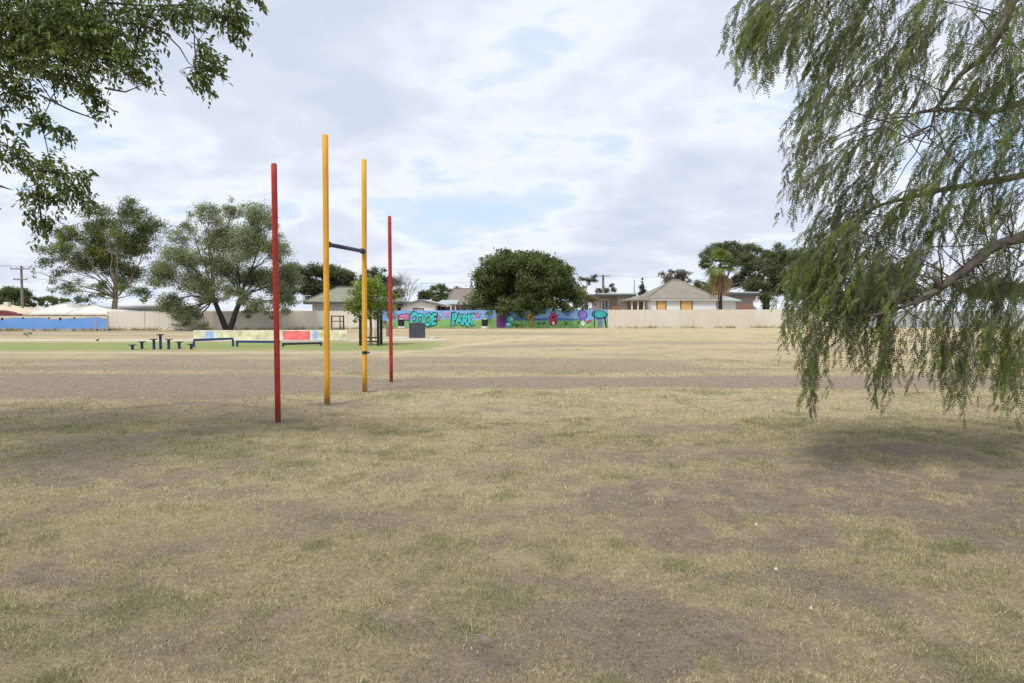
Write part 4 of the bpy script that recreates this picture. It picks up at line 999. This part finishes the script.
# leafless tree
bt = P(405, 310, 88); bt.z = 0
bo = thing('bare_tree', 'leafless grey tree with fine twigs above the white gabled house', 'tree', bt)
tm = MB()
def twig(p, dr, L, r, lev):
    e = p + dr*L; pts = bend(p, e, 4, 0, .06); tm.tube(pts, [r*(1-.5*i/4) for i in range(5)], 5)
    if lev == 0: return
    for _ in range(4 if lev > 1 else 5):
        s = pts[random.randint(2, 4)]; nd = (dr + Vector((random.uniform(-.8, .8), random.uniform(-.8, .8), random.uniform(-.2, .6)))).normalized()
        twig(s, nd, L*random.uniform(.5, .75), r*.5, lev-1)
twig(bt, Vector((0, 0, 1)), 2.0, .12, 0); 
for k in range(6): twig(bt+Vector((0, 0, 1.9)), Vector((random.uniform(-.5, .5), random.uniform(-.5, .5), 1)).normalized(), 2.0, .06, 3)
tm.build('branches', BK_GREY, bo)
far_tree('round_bush_tree', 'small dark tree left of the brown tiled roof', 112, 436, (436, 300),
  [(430, 294, 9, 6), (442, 291, 9, 6), (424, 298, 7, 5), (438, 299, 12, 6)], 330, .26, (.030, .045, .018), (.09, .11, .045), BK_DARK, .3, sub=8)
far_tree('thin_grey_tree', 'thin greyish tree just left of the brown roof ridge', 125, 450, (450, 298),
  [(447, 290, 5, 4), (454, 292, 5, 5), (450, 297, 6, 4)], 230, .26, (.06, .06, .045), (.13, .13, .10), BK_GREY, .25, sub=6)
far_tree('fig_tree', 'big dense dark green fig tree overhanging the mural wall', 66.7, 523, (523, 300),
  [(500, 262, 15, 11), (522, 258, 18, 9), (545, 264, 15, 11), (560, 272, 10, 11), (488, 276, 13, 13), (515, 275, 22, 15), (545, 282, 20, 14), (560, 294, 15, 14), (486, 296, 13, 14), (508, 298, 20, 13), (535, 300, 20, 13), (560, 305, 15, 7), (520, 308, 20, 7), (498, 310, 13, 7), (486, 262, 5, 6), (577, 298, 7, 12), (534, 260, 14, 10), (533, 272, 18, 14), (510, 266, 16, 12), (500, 288, 18, 13), (555, 284, 14, 12), (530, 290, 20, 14), (490, 310, 10, 5, -1.6), (504, 312.5, 11, 5.5, -1.9), (522, 311, 12, 5, -1.8), (546, 310, 12, 5, -1.7), (566, 308.5, 10, 4, -1.5), (512, 303, 16, 8, -1.8), (540, 301, 18, 8, -1.8)],
  250, .21, (.024, .038, .014), (.110, .140, .048), BK_DARK, .45, sub=9, blobr=.44, aspect=.5, deep=1.25)
far_tree('hedge_shrub', 'dark green shrub against the wall left of the fig tree', 72, 470, (471, 312),
  [(470, 306, 9, 5), (478, 304, 8, 6), (463, 309, 5, 3)], 420, .18, (.018, .028, .012), (.06, .08, .03), BK_DARK, .1, cat='shrub', sub=8)
far_tree('olive_tree', 'small olive brown tree at the right foot of the fig', 73, 582, (582, 308),
  [(578, 296, 8, 8), (588, 298, 8, 8), (584, 306, 11, 6), (594, 302, 4, 5)], 400, .17, (.065, .060, .025), (.17, .15, .075), BK_GREY, .12, sub=8)
far_tree('thin_gum_tree', 'far thin gum with tufted crown right of the fig tree', 120, 585, (585, 292),
  [(580, 279, 6, 4), (588, 281, 4, 4), (593, 280, 4, 5), (582, 287, 8, 4)], 260, .26, (.04, .05, .035), (.105, .12, .085), BK_GREY, .25, sub=6)
far_tree('thin_gum_tree', 'far small gum with tufted crown beside the short dark pole', 122, 606, (606, 295),
  [(604, 290, 8, 4), (611, 285, 4, 3.5), (613, 291, 4, 4), (599, 291, 6, 4)], 260, .26, (.04, .05, .035), (.105, .12, .085), BK_GREY, .25, sub=6)
far_tree('conifer_tree', 'narrow pointed conifer just left of the grey hip roof', 112, 642.5, (642.5, 282),
  [(642.5, 281, 1.3, 4), (642.5, 287, 2.6, 4), (642.5, 293, 3.6, 4), (642.5, 299, 4.4, 4)], 420, .22, (.03, .04, .03), (.08, .095, .07), BK_DARK, .16, sub=8, blobr=.5)
far_tree('purple_leaf_tree', 'greyish brown leaved tree rising behind the grey hip roof peak', 104, 676, (676, 285),
  [(668, 277, 7, 6), (678, 274, 9, 5), (686, 277, 6, 5), (674, 283, 12, 5)], 300, .24, (.065, .060, .055), (.15, .14, .12), BK_GREY, .3, sub=8)
far_tree('green_hedge_tree', 'yellow green bushy tree between the hip roof and the palm', 96, 704, (704, 295),
  [(698, 286, 9, 5), (708, 284, 8, 5), (712, 290, 9, 5), (702, 292, 12, 5)], 330, .22, (.04, .05, .015), (.13, .15, .05), BK_DARK, .25, sub=8)
far_tree('tall_gum_tree', 'spreading gum tree with open crown directly behind the palm', 92, 716, (722, 290),
  [(713, 253, 11, 8), (727, 247, 13, 8), (741, 252, 10, 9), (705, 262, 7, 7), (733, 262, 14, 10), (748, 266, 9, 10), (738, 280, 12, 9), (752, 284, 9, 9)],
  300, .22, (.040, .050, .028), (.125, .145, .085), BK_GREY, .4, droop=.3, sub=9)
far_tree('tall_gum_tree', 'broad dark trunked gum tree behind the brick house and dishes', 88, 766, (764, 290),
  [(756, 252, 12, 7), (772, 254, 12, 8), (786, 260, 9, 10), (762, 266, 16, 10), (780, 274, 14, 10), (758, 282, 10, 9), (774, 288, 12, 9), (764, 298, 10, 7), (746, 262, 8, 8)],
  300, .21, (.034, .043, .022), (.115, .13, .065), BK_DARK, .42, droop=.3, sub=10)
far_tree('bushy_gum_tree', 'bushy mid green tree partly hidden by the pepper tree\'s left edge', 86, 806, (806, 292),
  [(800, 258, 11, 9), (812, 264, 12, 10), (796, 274, 12, 10), (812, 282, 14, 10), (800, 292, 13, 9), (818, 298, 12, 8)],
  330, .2, (.03, .04, .02), (.10, .12, .06), BK_DARK, .4, sub=10)
far_tree('bushy_gum_tree', 'grey green tree seen through the middle of the pepper branches', 92, 885, (885, 298),
  [(870, 286, 16, 10), (890, 280, 16, 10), (905, 290, 14, 10), (880, 300, 20, 8)], 300, .22, (.035, .045, .025), (.11, .13, .07), BK_DARK, .4, sub=9)
far_tree('bushy_gum_tree', 'low tree line clump at the right edge behind the pepper', 96, 1000, (1000, 298),
  [(985, 290, 16, 9), (1005, 286, 16, 10), (1025, 292, 16, 10), (1050, 290, 18, 10)], 300, .22, (.035, .045, .025), (.11, .13, .07), BK_DARK, .4, sub=9)
far_tree('dense_round_tree', 'dense mid green tree behind the far left power pole', 110, 8, (8, 302),
  [(-8, 296, 16, 10), (8, 292, 14, 8), (22, 297, 9, 7), (2, 302, 20, 7), (-30, 300, 16, 9)], 330, .26, (.028, .042, .018), (.095, .12, .045), BK_DARK, .4, sub=10)
far_tree('dense_round_tree', 'low green tree peeking over the bright cream roof', 112, 47, (47, 305),
  [(40, 302, 10, 5), (52, 299, 10, 5), (60, 304, 9, 5), (30, 306, 8, 4)], 330, .26, (.03, .045, .018), (.10, .125, .045), BK_DARK, .3, sub=9)
far_tree('weed_shrub', 'small grey weed bush on the dry strip before the blue wall', gd(336.8), 28, (28, 335),
  [(26, 334, 3.5, 2.6), (30, 333.5, 3, 2.5)], 900, .10, (.07, .08, .06), (.17, .18, .14), BK_GREY, .02, cat='shrub', sub=8)

# fan palm
pd = 70.0; pb = P(720.3, 310, pd); pb.z = 0; pc = P(720.3, 264, pd)
pm_ = thing('fan_palm', 'fan palm with green head and hanging brown dead skirt', 'palm tree', pb)
MB().tube([pb-D*.2, pb+D*1.5, pb+D*(pc.z*.6), pc], [.27, .20, .18, .16], 12).build('trunk', BK_DARK, pm_, smooth=True)
def fronds(n, elev, length, cols, name, mat, sag, spread=.5, start=0.0):
    Vs = []; Cs = []
    for i in range(n):
        a = random.uniform(0, 2*math.pi); el = random.uniform(*elev); L = length*random.uniform(.8, 1.15)
        dr = np.array([math.cos(a)*math.cos(el), math.sin(a)*math.cos(el), math.sin(el)])
        sd = np.array([-math.sin(a), math.cos(a), 0]); nr = np.cross(sd, dr); o = np.array(pc)+np.array([0, 0, start*random.random()])
        h = o + dr*L*.45; u = random.random(); col = np.array(cols[0])*(1-u)+np.array(cols[1])*u
        w = .02; Vs.append(np.array([o-sd*w, o+sd*w, h+sd*w, h-sd*w])); Cs.append(np.repeat(col[None], 4, 0))
        for k in range(17):
            th = (k-8)/8*1.45; ld = dr*math.cos(th)+sd*math.sin(th); Lk = L*.58*(1-.25*abs(th)/1.45)*random.uniform(.85, 1.1)
            m1 = h+ld*Lk*.55 - np.array([0, 0, sag*Lk*.12]); e = h+ld*Lk - np.array([0, 0, sag*Lk*.5]); s2 = np.cross(ld, nr)*.045
            Vs.append(np.array([h-s2*.4, m1-s2, e, m1+s2])); Cs.append(np.repeat((col*random.uniform(.75, 1.25))[None], 4, 0))
    np_mesh(name, np.concatenate(Vs), 4, mat, pm_, col=np.concatenate(Cs))
fronds(30, (-.5, 1.45), 1.95, ((.065, .10, .03), (.19, .23, .075)), 'crown', LEAF, .7)
fronds(12, (-.9, -.2), 1.9, ((.10, .13, .04), (.26, .27, .10)), 'lower_fronds', LEAF, 1.2)
fronds(30, (-1.52, -1.15), 2.6, ((.24, .165, .09), (.46, .34, .21)), 'dead_skirt', LEAF, .8)

# ------------------------------------------------------------------ foreground trees
LEAFN = leaf_mat('broad_leaf', 0.30, 0.42, 0.35)
PEPPER = leaf_mat('pepper_leaf', 0.42, 0.5, 0.25)
def twig_leaves(p0, dr, L, nl, leafL, aspect, cols, droop=.35, fold=True):
    """leaves along a drooping twig; returns quads (two per leaf), colours and the twig's points"""
    t = np.linspace(.12, 1.0, nl)[:, None]; dr = np.array(dr); p0 = np.array(p0)
    pts = p0 + dr*L*t + np.array([0, 0, -1])*droop*L*t*t
    tang = dr + np.array([0, 0, -1])*2*droop*t; tang /= np.linalg.norm(tang, axis=1, keepdims=True)
    rd = rand_dirs(nl); side = np.cross(tang, rd); side /= np.linalg.norm(side, axis=1, keepdims=True)
    ax = tang*.55 + side*.75 + np.array([0, 0, -.30]) ; ax /= np.linalg.norm(ax, axis=1, keepdims=True)
    s = np.cross(ax, rand_dirs(nl)*.5+np.array([0, 0, 1.0])); s /= np.linalg.norm(s, axis=1, keepdims=True)+1e-9
    nrm = np.cross(s, ax); l = leafL*RNG.uniform(.7, 1.25, (nl, 1)); w = l*aspect
    a = pts; m1 = pts+ax*l*.35; m2 = pts+ax*l*.72-np.array([0, 0, .06])*l; e = pts+ax*l-np.array([0, 0, .16])*l
    up = nrm*w*.18
    q1 = np.stack([a, m1+s*w*.5+up, m2+s*w*.42+up, e], 1); q2 = np.stack([a, e, m2-s*w*.42+up, m1-s*w*.5+up], 1)
    V = np.concatenate([q1, q2], 1).reshape(-1, 3)
    u = RNG.random((nl, 1)); col = np.array(cols[0])*(1-u)+np.array(cols[1])*u
    return V, np.repeat(col, 8, 0), pts
# left: broad leaved tree whose branches hang in from the top left
tb = Vector((-8.6, 8.6, 0)); fk = tb+Vector((.3, -.2, 2.5))
lt = thing('broadleaf_tree', 'large dark leafy tree whose branches hang in at top left', 'tree', tb)
tm = MB(); tm.tube(bend(tb-D*.2, fk, 6, 0, .02), [.40, .31, .28, .265, .26, .25, .25], 14)
clu = [(30, 15, 48, 28, 8.6), (85, 20, 45, 26, 8.3), (110, 45, 30, 26, 8.0), (132, 62, 17, 15, 7.9), (70, 52, 35, 25, 8.2), (150, 14, 28, 13, 7.8), (185, 8, 26, 10, 7.7), (222, 12, 22, 12, 7.6), (232, 22, 9, 11, 7.6), (207, 52, 9, 12, 7.5), (202, 76, 9, 12, 7.5), (212, 66, 7, 9, 7.5),
       (20, 60, 30, 22, 8.5), (15, 92, 22, 14, 8.6), (88, 86, 12, 9, 8.1), (96, 104, 6, 9, 8.1), (62, 78, 14, 8, 8.2), (40, 122, 12, 8, 8.3), (60, 132, 9, 8, 8.3), (8, 150, 14, 14, 8.5), (24, 165, 12, 9, 8.5), (50, 165, 17, 14, 8.3), (70, 180, 14, 14, 8.2), (45, 195, 17, 18, 8.3), (42, 222, 12, 9, 8.3), (80, 195, 9, 7, 8.2), (20, 40, 30, 25, 8.9), (60, 28, 40, 25, 9.3), (254, -6, 6, 5, 7.6),
       (-60, 20, 60, 50, 9), (-50, 100, 50, 40, 9), (-120, 120, 60, 50, 9), (-60, 165, 40, 30, 8.8), (-150, 30, 70, 60, 9), (60, -50, 90, 40, 8.5), (-60, -70, 90, 50, 8.8), (160, -45, 60, 30, 8), (-200, -60, 90, 60, 8.6), (-20, -150, 130, 50, 8.5), (-180, -160, 100, 60, 8.8), (-300, -115, 120, 55, 6.2), (-280, 60, 70, 70, 8.8), (-330, -60, 80, 80, 8.8)]  # unseen rest of the crown, with a near clump added for ground shade
Vs, Cs = [], []
hubs = [fk+Vector((1.4, -.3, 1.3)), fk+Vector((2.4, -.6, 2.4)), fk+Vector((.6, -.8, 2.2)), fk+Vector((1.0, .3, .3)), fk+Vector((-1.2, -.2, 1.8))]
for h in hubs: tm.tube(bend(fk-D*.05, h, 6, -.06, .05), [.17, .14, .12, .10, .085, .07, .05], 10)
nodes = [(h, .05) for h in hubs]
clu.sort(key=lambda c: (P(c[0], c[1], c[4])-fk).length)
for (cx, cy, rx, ry, dd) in clu:
    inf = cx > -15 and cy > -20
    c0 = P(cx, cy, dd); pxm = dd/FPX
    h, hr = min(nodes, key=lambda q: (q[0]-c0).length); lp = bend(h, c0, 8, -.05, .07)
    r0 = min(hr*.8, .010+.014*(h-c0).length); r1 = max(.006, r0*.45)
    tm.tube(lp, [r0+(r1-r0)*i/8 for i in range(9)], 7); nodes.append((c0, r1)); nodes.append((lp[5], r0*.7))
    nt = int(rx*ry*(.150 if inf else .022)*random.uniform(.8, 1.2))+4
    for k in range(nt):
        v = RNG.normal(size=3)*np.array([.52, .7, .52]); v = np.clip(v, -1.05, 1.05)
        p = np.array(c0) + v*np.array([rx*pxm, (rx+ry)/2*pxm*1.1, ry*pxm])
        out = np.array([p[0]-h.x, (p[1]-h.y)*.7, .2*(p[2]-h.z)]); out /= np.linalg.norm(out)+1e-9
        dr = out*.8 + rand_dirs(1)[0]*.8; dr /= np.linalg.norm(dr)
        L = random.uniform(.14, .30); st = p - dr*L*.5
        V, C, pts = twig_leaves(st, dr, L, random.randint(8, 13) if inf else 9, .057 if inf else .10, .46, ((.055, .085, .028), (.17, .225, .07)) if random.random() < .88 else ((.10, .145, .035), (.24, .30, .08)))
        Vs.append(V); Cs.append(C)
        near_p = lp[min(8, max(2, int(8*random.uniform(.5, 1))))]
        if inf and k % 6 == 0: tm.tube([near_p, Vector(st).lerp(near_p, .4)+D*.02, Vector(st), Vector(pts[-1])], [.006, .005, .0035, .0015], 5)
for pts in ([(95, 20), (140, 24), (165, 33), (180, 48), (188, 62), (200, 72)], [(40, 95), (70, 110), (95, 119), (110, 117)], [(105, 88), (125, 92), (143, 85)], [(0, 186), (6, 188), (13, 190)], [(100, 2), (150, 6), (200, 4), (222, 14)]):
    tm.tube([P(a, b, 7.75) for a, b in pts], [.013*(1-.8*i/(len(pts)-1)) for i in range(len(pts))], 6)
tm.build('trunk', BK_DARK, lt, smooth=True)
np_mesh('crown', np.concatenate(Vs), 4, LEAFN, lt, col=np.concatenate(Cs))

# right: weeping pepper tree
tb = Vector((6.9, 8.9, 0)); fk = tb+Vector((-.3, -.3, 2.3))
pt_ = thing('pepper_tree', 'weeping pepper tree with fine drooping foliage filling the right side', 'tree', tb)
tm = MB(); tm.tube(bend(tb-D*.2, fk, 6, 0, .02), [.46, .36, .32, .30, .29, .28, .27], 14)
# visible big limb, its stub and the finer limbs
limb1 = [fk, P(1065, 222, 8.0), P(1024, 236, 7.6), P(990, 248, 7.4), P(975, 262, 7.3), P(955, 277, 7.2), P(935, 291, 7.15), P(915, 303, 7.1), P(880, 314, 7.0), P(850, 318, 6.95)]
tm.tube(limb1, [.15, .09, .060, .053, .048, .043, .036, .019, .014, .007], 10)
tm.tube([P(938, 289, 7.15), P(936, 280, 7.1), P(934, 275, 7.1)], [.03, .026, .02], 8)
limb2 = [fk, P(1075, 60, 8.2), P(1030, -40, 8.0), P(1012, 0, 7.8), P(1002, 30, 7.7), P(985, 55, 7.6), P(960, 75, 7.5), P(935, 110, 7.4), P(928, 140, 7.3)]
tm.tube(limb2, [.16, .11, .07, .05, .042, .034, .024, .014, .006], 9)
limb3 = [fk, P(1060, 95, 7.8), P(1024, 102, 7.6), P(990, 113, 7.5), P(960, 108, 7.4), P(920, 112, 7.3), P(880, 130, 7.2)]
tm.tube(limb3, [.14, .06, .035, .028, .02, .014, .006], 8)
limb4 = [fk, P(1060, -60, 8.2), P(980, -90, 7.8), P(900, -60, 7.5), P(840, -25, 7.3), P(800, 5, 7.2)]
tm.tube(limb4, [.16, .12, .08, .055, .03, .01], 9)
limb5 = [fk, P(1050, 170, 8.6), P(1000, 180, 8.6), P(940, 190, 8.4), P(880, 205, 8.2), P(840, 230, 8.1)]
tm.tube(limb5, [.14, .06, .04, .028, .016, .006], 8)
limb6 = [fk, tb+Vector((.6, -2.2, 4.2)), tb+Vector((.9, -4.0, 4.4))]; tm.tube(bend(limb6[0], limb6[2], 7, -.15, .04), [.16-.016*i for i in range(8)], 9)
sk0 = [p for l in (limb1[2:], limb2[2:], limb3[2:], limb4[2:], limb5[1:]) for a, b in zip(l, l[1:]) for p in (a, a.lerp(b, .5))]
skel = []
for l in (limb1[2:], limb2[2:], limb3[2:], limb4[2:], limb5[1:]):
    for a, b in zip(l, l[1:]):
        for i in range(8): skel.append(a.lerp(b, i/8))
# strands: (area where they start) cx, cy, rx, ry, how many, length px
A = [(775, 6, 28, 12, 46, 50), (800, 18, 40, 20, 60, 55), (765, 30, 14, 14, 26, 42), (785, 48, 12, 10, 14, 38), (845, 20, 45, 30, 90, 55), (905, 25, 45, 35, 95, 55), (965, 25, 45, 35, 85, 55), (1015, 30, 30, 40, 60, 55),
     (850, 75, 35, 30, 70, 50), (910, 85, 40, 35, 90, 50), (975, 90, 40, 35, 75, 50), (1020, 100, 25, 40, 50, 50), (828, 105, 24, 18, 42, 45),
     (845, 150, 36, 24, 75, 46), (822, 180, 20, 14, 32, 40), (900, 150, 40, 35, 95, 48), (965, 165, 40, 30, 70, 48), (1018, 180, 24, 40, 50, 50),
     (865, 205, 40, 24, 90, 46), (925, 215, 40, 24, 85, 46), (985, 215, 34, 20, 50, 40), (845, 235, 34, 18, 70, 44), (815, 275, 24, 12, 46, 36),
     (860, 265, 38, 18, 95, 46), (910, 270, 38, 18, 80, 46), (965, 285, 30, 16, 70, 46), (1010, 270, 24, 20, 70, 50), (835, 295, 34, 10, 60, 34), (885, 300, 36, 12, 66, 42),
     (806, 308, 12, 10, 26, 38), (820, 335, 8, 10, 22, 46), (819, 365, 5, 8, 12, 44), (850, 315, 16, 10, 26, 36), (890, 330, 10, 12, 24, 42), (888, 358, 6, 10, 13, 48), (930, 325, 22, 12, 44, 42), (950, 345, 24, 12, 44, 42), (968, 360, 10, 10, 18, 40), (985, 325, 18, 12, 38, 46), (1012, 325, 16, 14, 44, 50), (1018, 355, 10, 10, 18, 46), (925, 350, 8, 10, 12, 44), (868, 335, 10, 8, 12, 40),
     (1060, 60, 40, 80, 60, 55), (1060, 200, 40, 60, 50, 55), (1060, 300, 40, 30, 40, 60), (900, -40, 80, 30, 60, 60), (1010, -50, 70, 40, 60, 60), (1100, -60, 60, 60, 50, 60)]
Vs, Cs = [], []
def strand(p0, dr, L, cols, nf, fl):
    """a hanging twig with feathery leaves: every leaf is a row of small narrow leaflets"""
    nf = max(4, nf); t = np.linspace(.10, 1, nf)
    k = .85
    base = np.array(p0)[None] + (np.array(dr)[None]*(t-k*.5*t*t)[:, None] + np.array([0, 0, -1])[None]*(k*.75*t*t)[:, None])*L
    tang = np.array(dr)[None]*(1-k*t)[:, None] + np.array([0, 0, -1])[None]*(1.5*k*t)[:, None]; tang /= np.linalg.norm(tang, axis=1, keepdims=True)
    sd = np.cross(tang, rand_dirs(nf)); sd /= np.linalg.norm(sd, axis=1, keepdims=True)
    ax = tang*.62 + sd*.55 + np.array([-.10, 0, -.42]); ax /= np.linalg.norm(ax, axis=1, keepdims=True)
    FL = fl*RNG.uniform(.7, 1.25, nf); nl = 6
    u = (np.arange(nl)+1)/nl
    c = base[:, None] + ax[:, None]*(FL[:, None]*u[None])[:, :, None] + np.array([0, 0, -1])*(FL[:, None]*.18*u[None]**2)[:, :, None]
    pl = np.cross(ax, rand_dirs(nf)); pl /= np.linalg.norm(pl, axis=1, keepdims=True)
    out = []
    for sgn in (-1, 1):
        la = pl[:, None]*sgn*.80 + ax[:, None]*.62 + np.array([0, 0, -.15]) + RNG.normal(size=(nf, nl, 3))*.14
        la /= np.linalg.norm(la, axis=2, keepdims=True); ll = (.0235*(1-.45*np.abs(u-.45)))[None, :, None]*RNG.uniform(.8, 1.2, (nf, nl, 1))
        nr = np.cross(la, np.broadcast_to(pl[:, None], la.shape)*.2+np.broadcast_to(np.cross(ax, pl)[:, None], la.shape)); nr /= np.linalg.norm(nr, axis=2, keepdims=True)+1e-9
        w = ll*.62
        out.append(np.stack([c, c+la*ll*.45+nr*w*.5, c+la*ll, c+la*ll*.45-nr*w*.5], 2))
    V = np.concatenate(out, 1).reshape(-1, 3); m = len(V)//4
    uu = np.clip(RNG.random((nf, 1))*.7+RNG.random((nf, nl*2))*.3, 0, 1).reshape(-1, 1)
    col = np.array(cols[0])*(1-uu)+np.array(cols[1])*uu
    return V, np.repeat(col, 4, 0), base
for (cx, cy, rx, ry, n, lp) in A:
    tip = random.random()
    deep0 = 7.4 + (cx-900)*.0006 + random.uniform(-.25, .25)
    for k in range(int(n*(.66 if cy < 228 else .74))):
        a = random.uniform(0, 2*math.pi); r_ = math.sqrt(random.random())
        dd = deep0 + random.gauss(0, .38); px, py = cx+rx*r_*math.cos(a), cy+ry*r_*math.sin(a)-lp*.25
        p = P(px, py, dd); L = lp*dd/FPX*random.uniform(.75, 1.3)
        hang = cy > 305
        if float(vnoise(np.array([p.x*3.1+9]), np.array([p.z*3.4+p.y*1.5]), 505)[0]) < (.36 if cy < 228 else .22): continue
        dr = Vector((-.80 if not hang else -.25, random.uniform(-.5, .5), -.40 if not hang else -.8)) + Vector((random.uniform(-.4, .4), 0, random.uniform(-.25, .25))); dr.normalize()
        lightu = random.random()
        cols = ((.056, .085, .026), (.165, .205, .070)) if lightu < .62 else (((.11, .15, .030), (.25, .30, .075)) if lightu < .84 else ((.060, .066, .038), (.14, .145, .085)))
        V, C, bs = strand(p, dr, L, cols, int(L/.040), .095); Vs.append(V); Cs.append(C)
        tm.tube([p]+[Vector(q) for q in bs[::max(1, len(bs)//5)]], [.0038]+[.0030-.0004*i for i in range(len(bs[::max(1, len(bs)//5)]))], 4, caps=False)
        if k % 7 == 0:
            near_ = [q for q in skel if (q-p).length < 1.0]
            s = random.choice(near_) if near_ else None
            if s is not None: tm.tube(bend(s, p, 5, -.06, .06), [.009, .0075, .006, .005, .0042, .0036], 5)
# the rest of the crown, out of the picture, hangs round the trunk
for k in range(520):
    a = random.uniform(-2.6, 2.6); rr = random.uniform(.8, 4.4); p = tb + Vector((rr*math.cos(a)+.4, rr*math.sin(a), random.uniform(2.6, 6.2)))
    if p.y > 1 and abs(p.x/p.y) < .74 and p.z < 2.3+.44*p.y: continue
    V, C, bs = strand(p, Vector((random.uniform(-.5, .5), random.uniform(-.5, .5), -.3)).normalized(), .9, ((.045, .066, .018), (.12, .15, .046)), 16, .16); Vs.append(V); Cs.append(C)
for k in range(130):  # unseen strands overhead, added to spread shade towards the camera
    a = random.uniform(0, 6.28); q_ = math.sqrt(random.random()); x = 4.6+2.7*q_*math.cos(a); y = 4.4+2.3*q_*math.sin(a)
    p = Vector((x, y, 1.6+.47*y+.75+random.uniform(0, 1.3)))
    V, C, bs = strand(p, Vector((random.uniform(-.7, .7), random.uniform(-.7, .7), -.1)).normalized(), .62, ((.045, .066, .018), (.12, .15, .046)), 14, .13); Vs.append(V); Cs.append(C)
tm.build('trunk', bark_mat('pepper_bark', (0.085, 0.07, 0.06), (0.19, 0.16, 0.135)), pt_, smooth=True)
np_mesh('crown', np.concatenate(Vs), 4, PEPPER, pt_, col=np.concatenate(Cs))
print('pepper quads', sum(len(v) for v in Vs)//4)

# ------------------------------------------------------------------ small things on the ground
# bird
q = G(97.5, 341.5); BS = .55
bm_ = MB(); dv = Vector((.86, .1, .3)).normalized()
c = q+D*.14*BS
prof = [(-.26, .004), (-.20, .018), (-.12, .028), (-.07, .05), (0, .068), (.06, .062), (.10, .042), (.125, .034), (.15, .040), (.18, .032), (.20, .012), (.245, .003)]
bm_.tube([c+(dv*a+D*(.03 if a > .11 else 0))*BS for a, r_ in prof], [r_*BS for a, r_ in prof], 10)
for s in (-.025, .025): bm_.tube([c+Vector((0, s, -.05))*BS, q+Vector((.01, s, .005))*BS, q+Vector((.05, s, .004))*BS], [.008, .006, .004], 5)
bd = bm_.build('bird', plain('bird_black', (.015, .015, .018), .6, .3, 20), None, tuple(q), smooth=True)
tag(bd, 'small black bird standing on the dry grass by the concrete path', 'bird')
def scrap(px, py, s, label, seed):
    r = random.Random(seed); q = G(px, py); q.z = float(gz(np.array([q.x]), np.array([q.y]))[0])+.02
    mb = MB(); v = []; n = 7
    for i in range(n):
        a = 2*math.pi*i/n; v.append(q+Vector((s*math.cos(a)*r.uniform(.6, 1.2), s*math.sin(a)*r.uniform(.6, 1.2), r.uniform(0, s*.7))))
    cc = q+D*s*.9; v2 = [p+D*.003 for p in v]
    mb.add(v+[q+D*.02]+v2+[q+D*.024], [(i, (i+1) % n, n) for i in range(n)]+[(n+1+i, 2*n+1, n+1+(i+1) % n) for i in range(n)]+[(i, n+1+i, n+1+(i+1) % n, (i+1) % n) for i in range(n)])
    o = mb.build('paper_scrap', M_OFFWHITE, None, tuple(q)); return tag(o, label, 'litter', 'paper scraps on the soil')
scrap(776, 573, .014, 'larger white paper scrap lying on the soil at right foreground', 1)
scrap(811, 613, .008, 'tiny white paper scrap nearer the camera at right foreground', 2)
scrap(756, 527, .010, 'tiny white paper scrap farther off on the bare soil at right', 3)
a, b = G(472, 641), G(492, 648)
stk = MB(); stk.tube([a+D*.03, a.lerp(b, .4)+D*.036+Vector((0, .008, 0)), a.lerp(b, .75)+D*.034, b+D*.028], [.003, .0055, .005, .002], 7); stk.tube([a.lerp(b, .5)+D*.045, a.lerp(b, .7)+Vector((.01, .05, .05))], [.004, .002], 5)
so_ = stk.build('fallen_stick', BK_GREY, None, tuple(a)); tag(so_, 'short grey fallen stick on dry grass at bottom centre', 'stick')
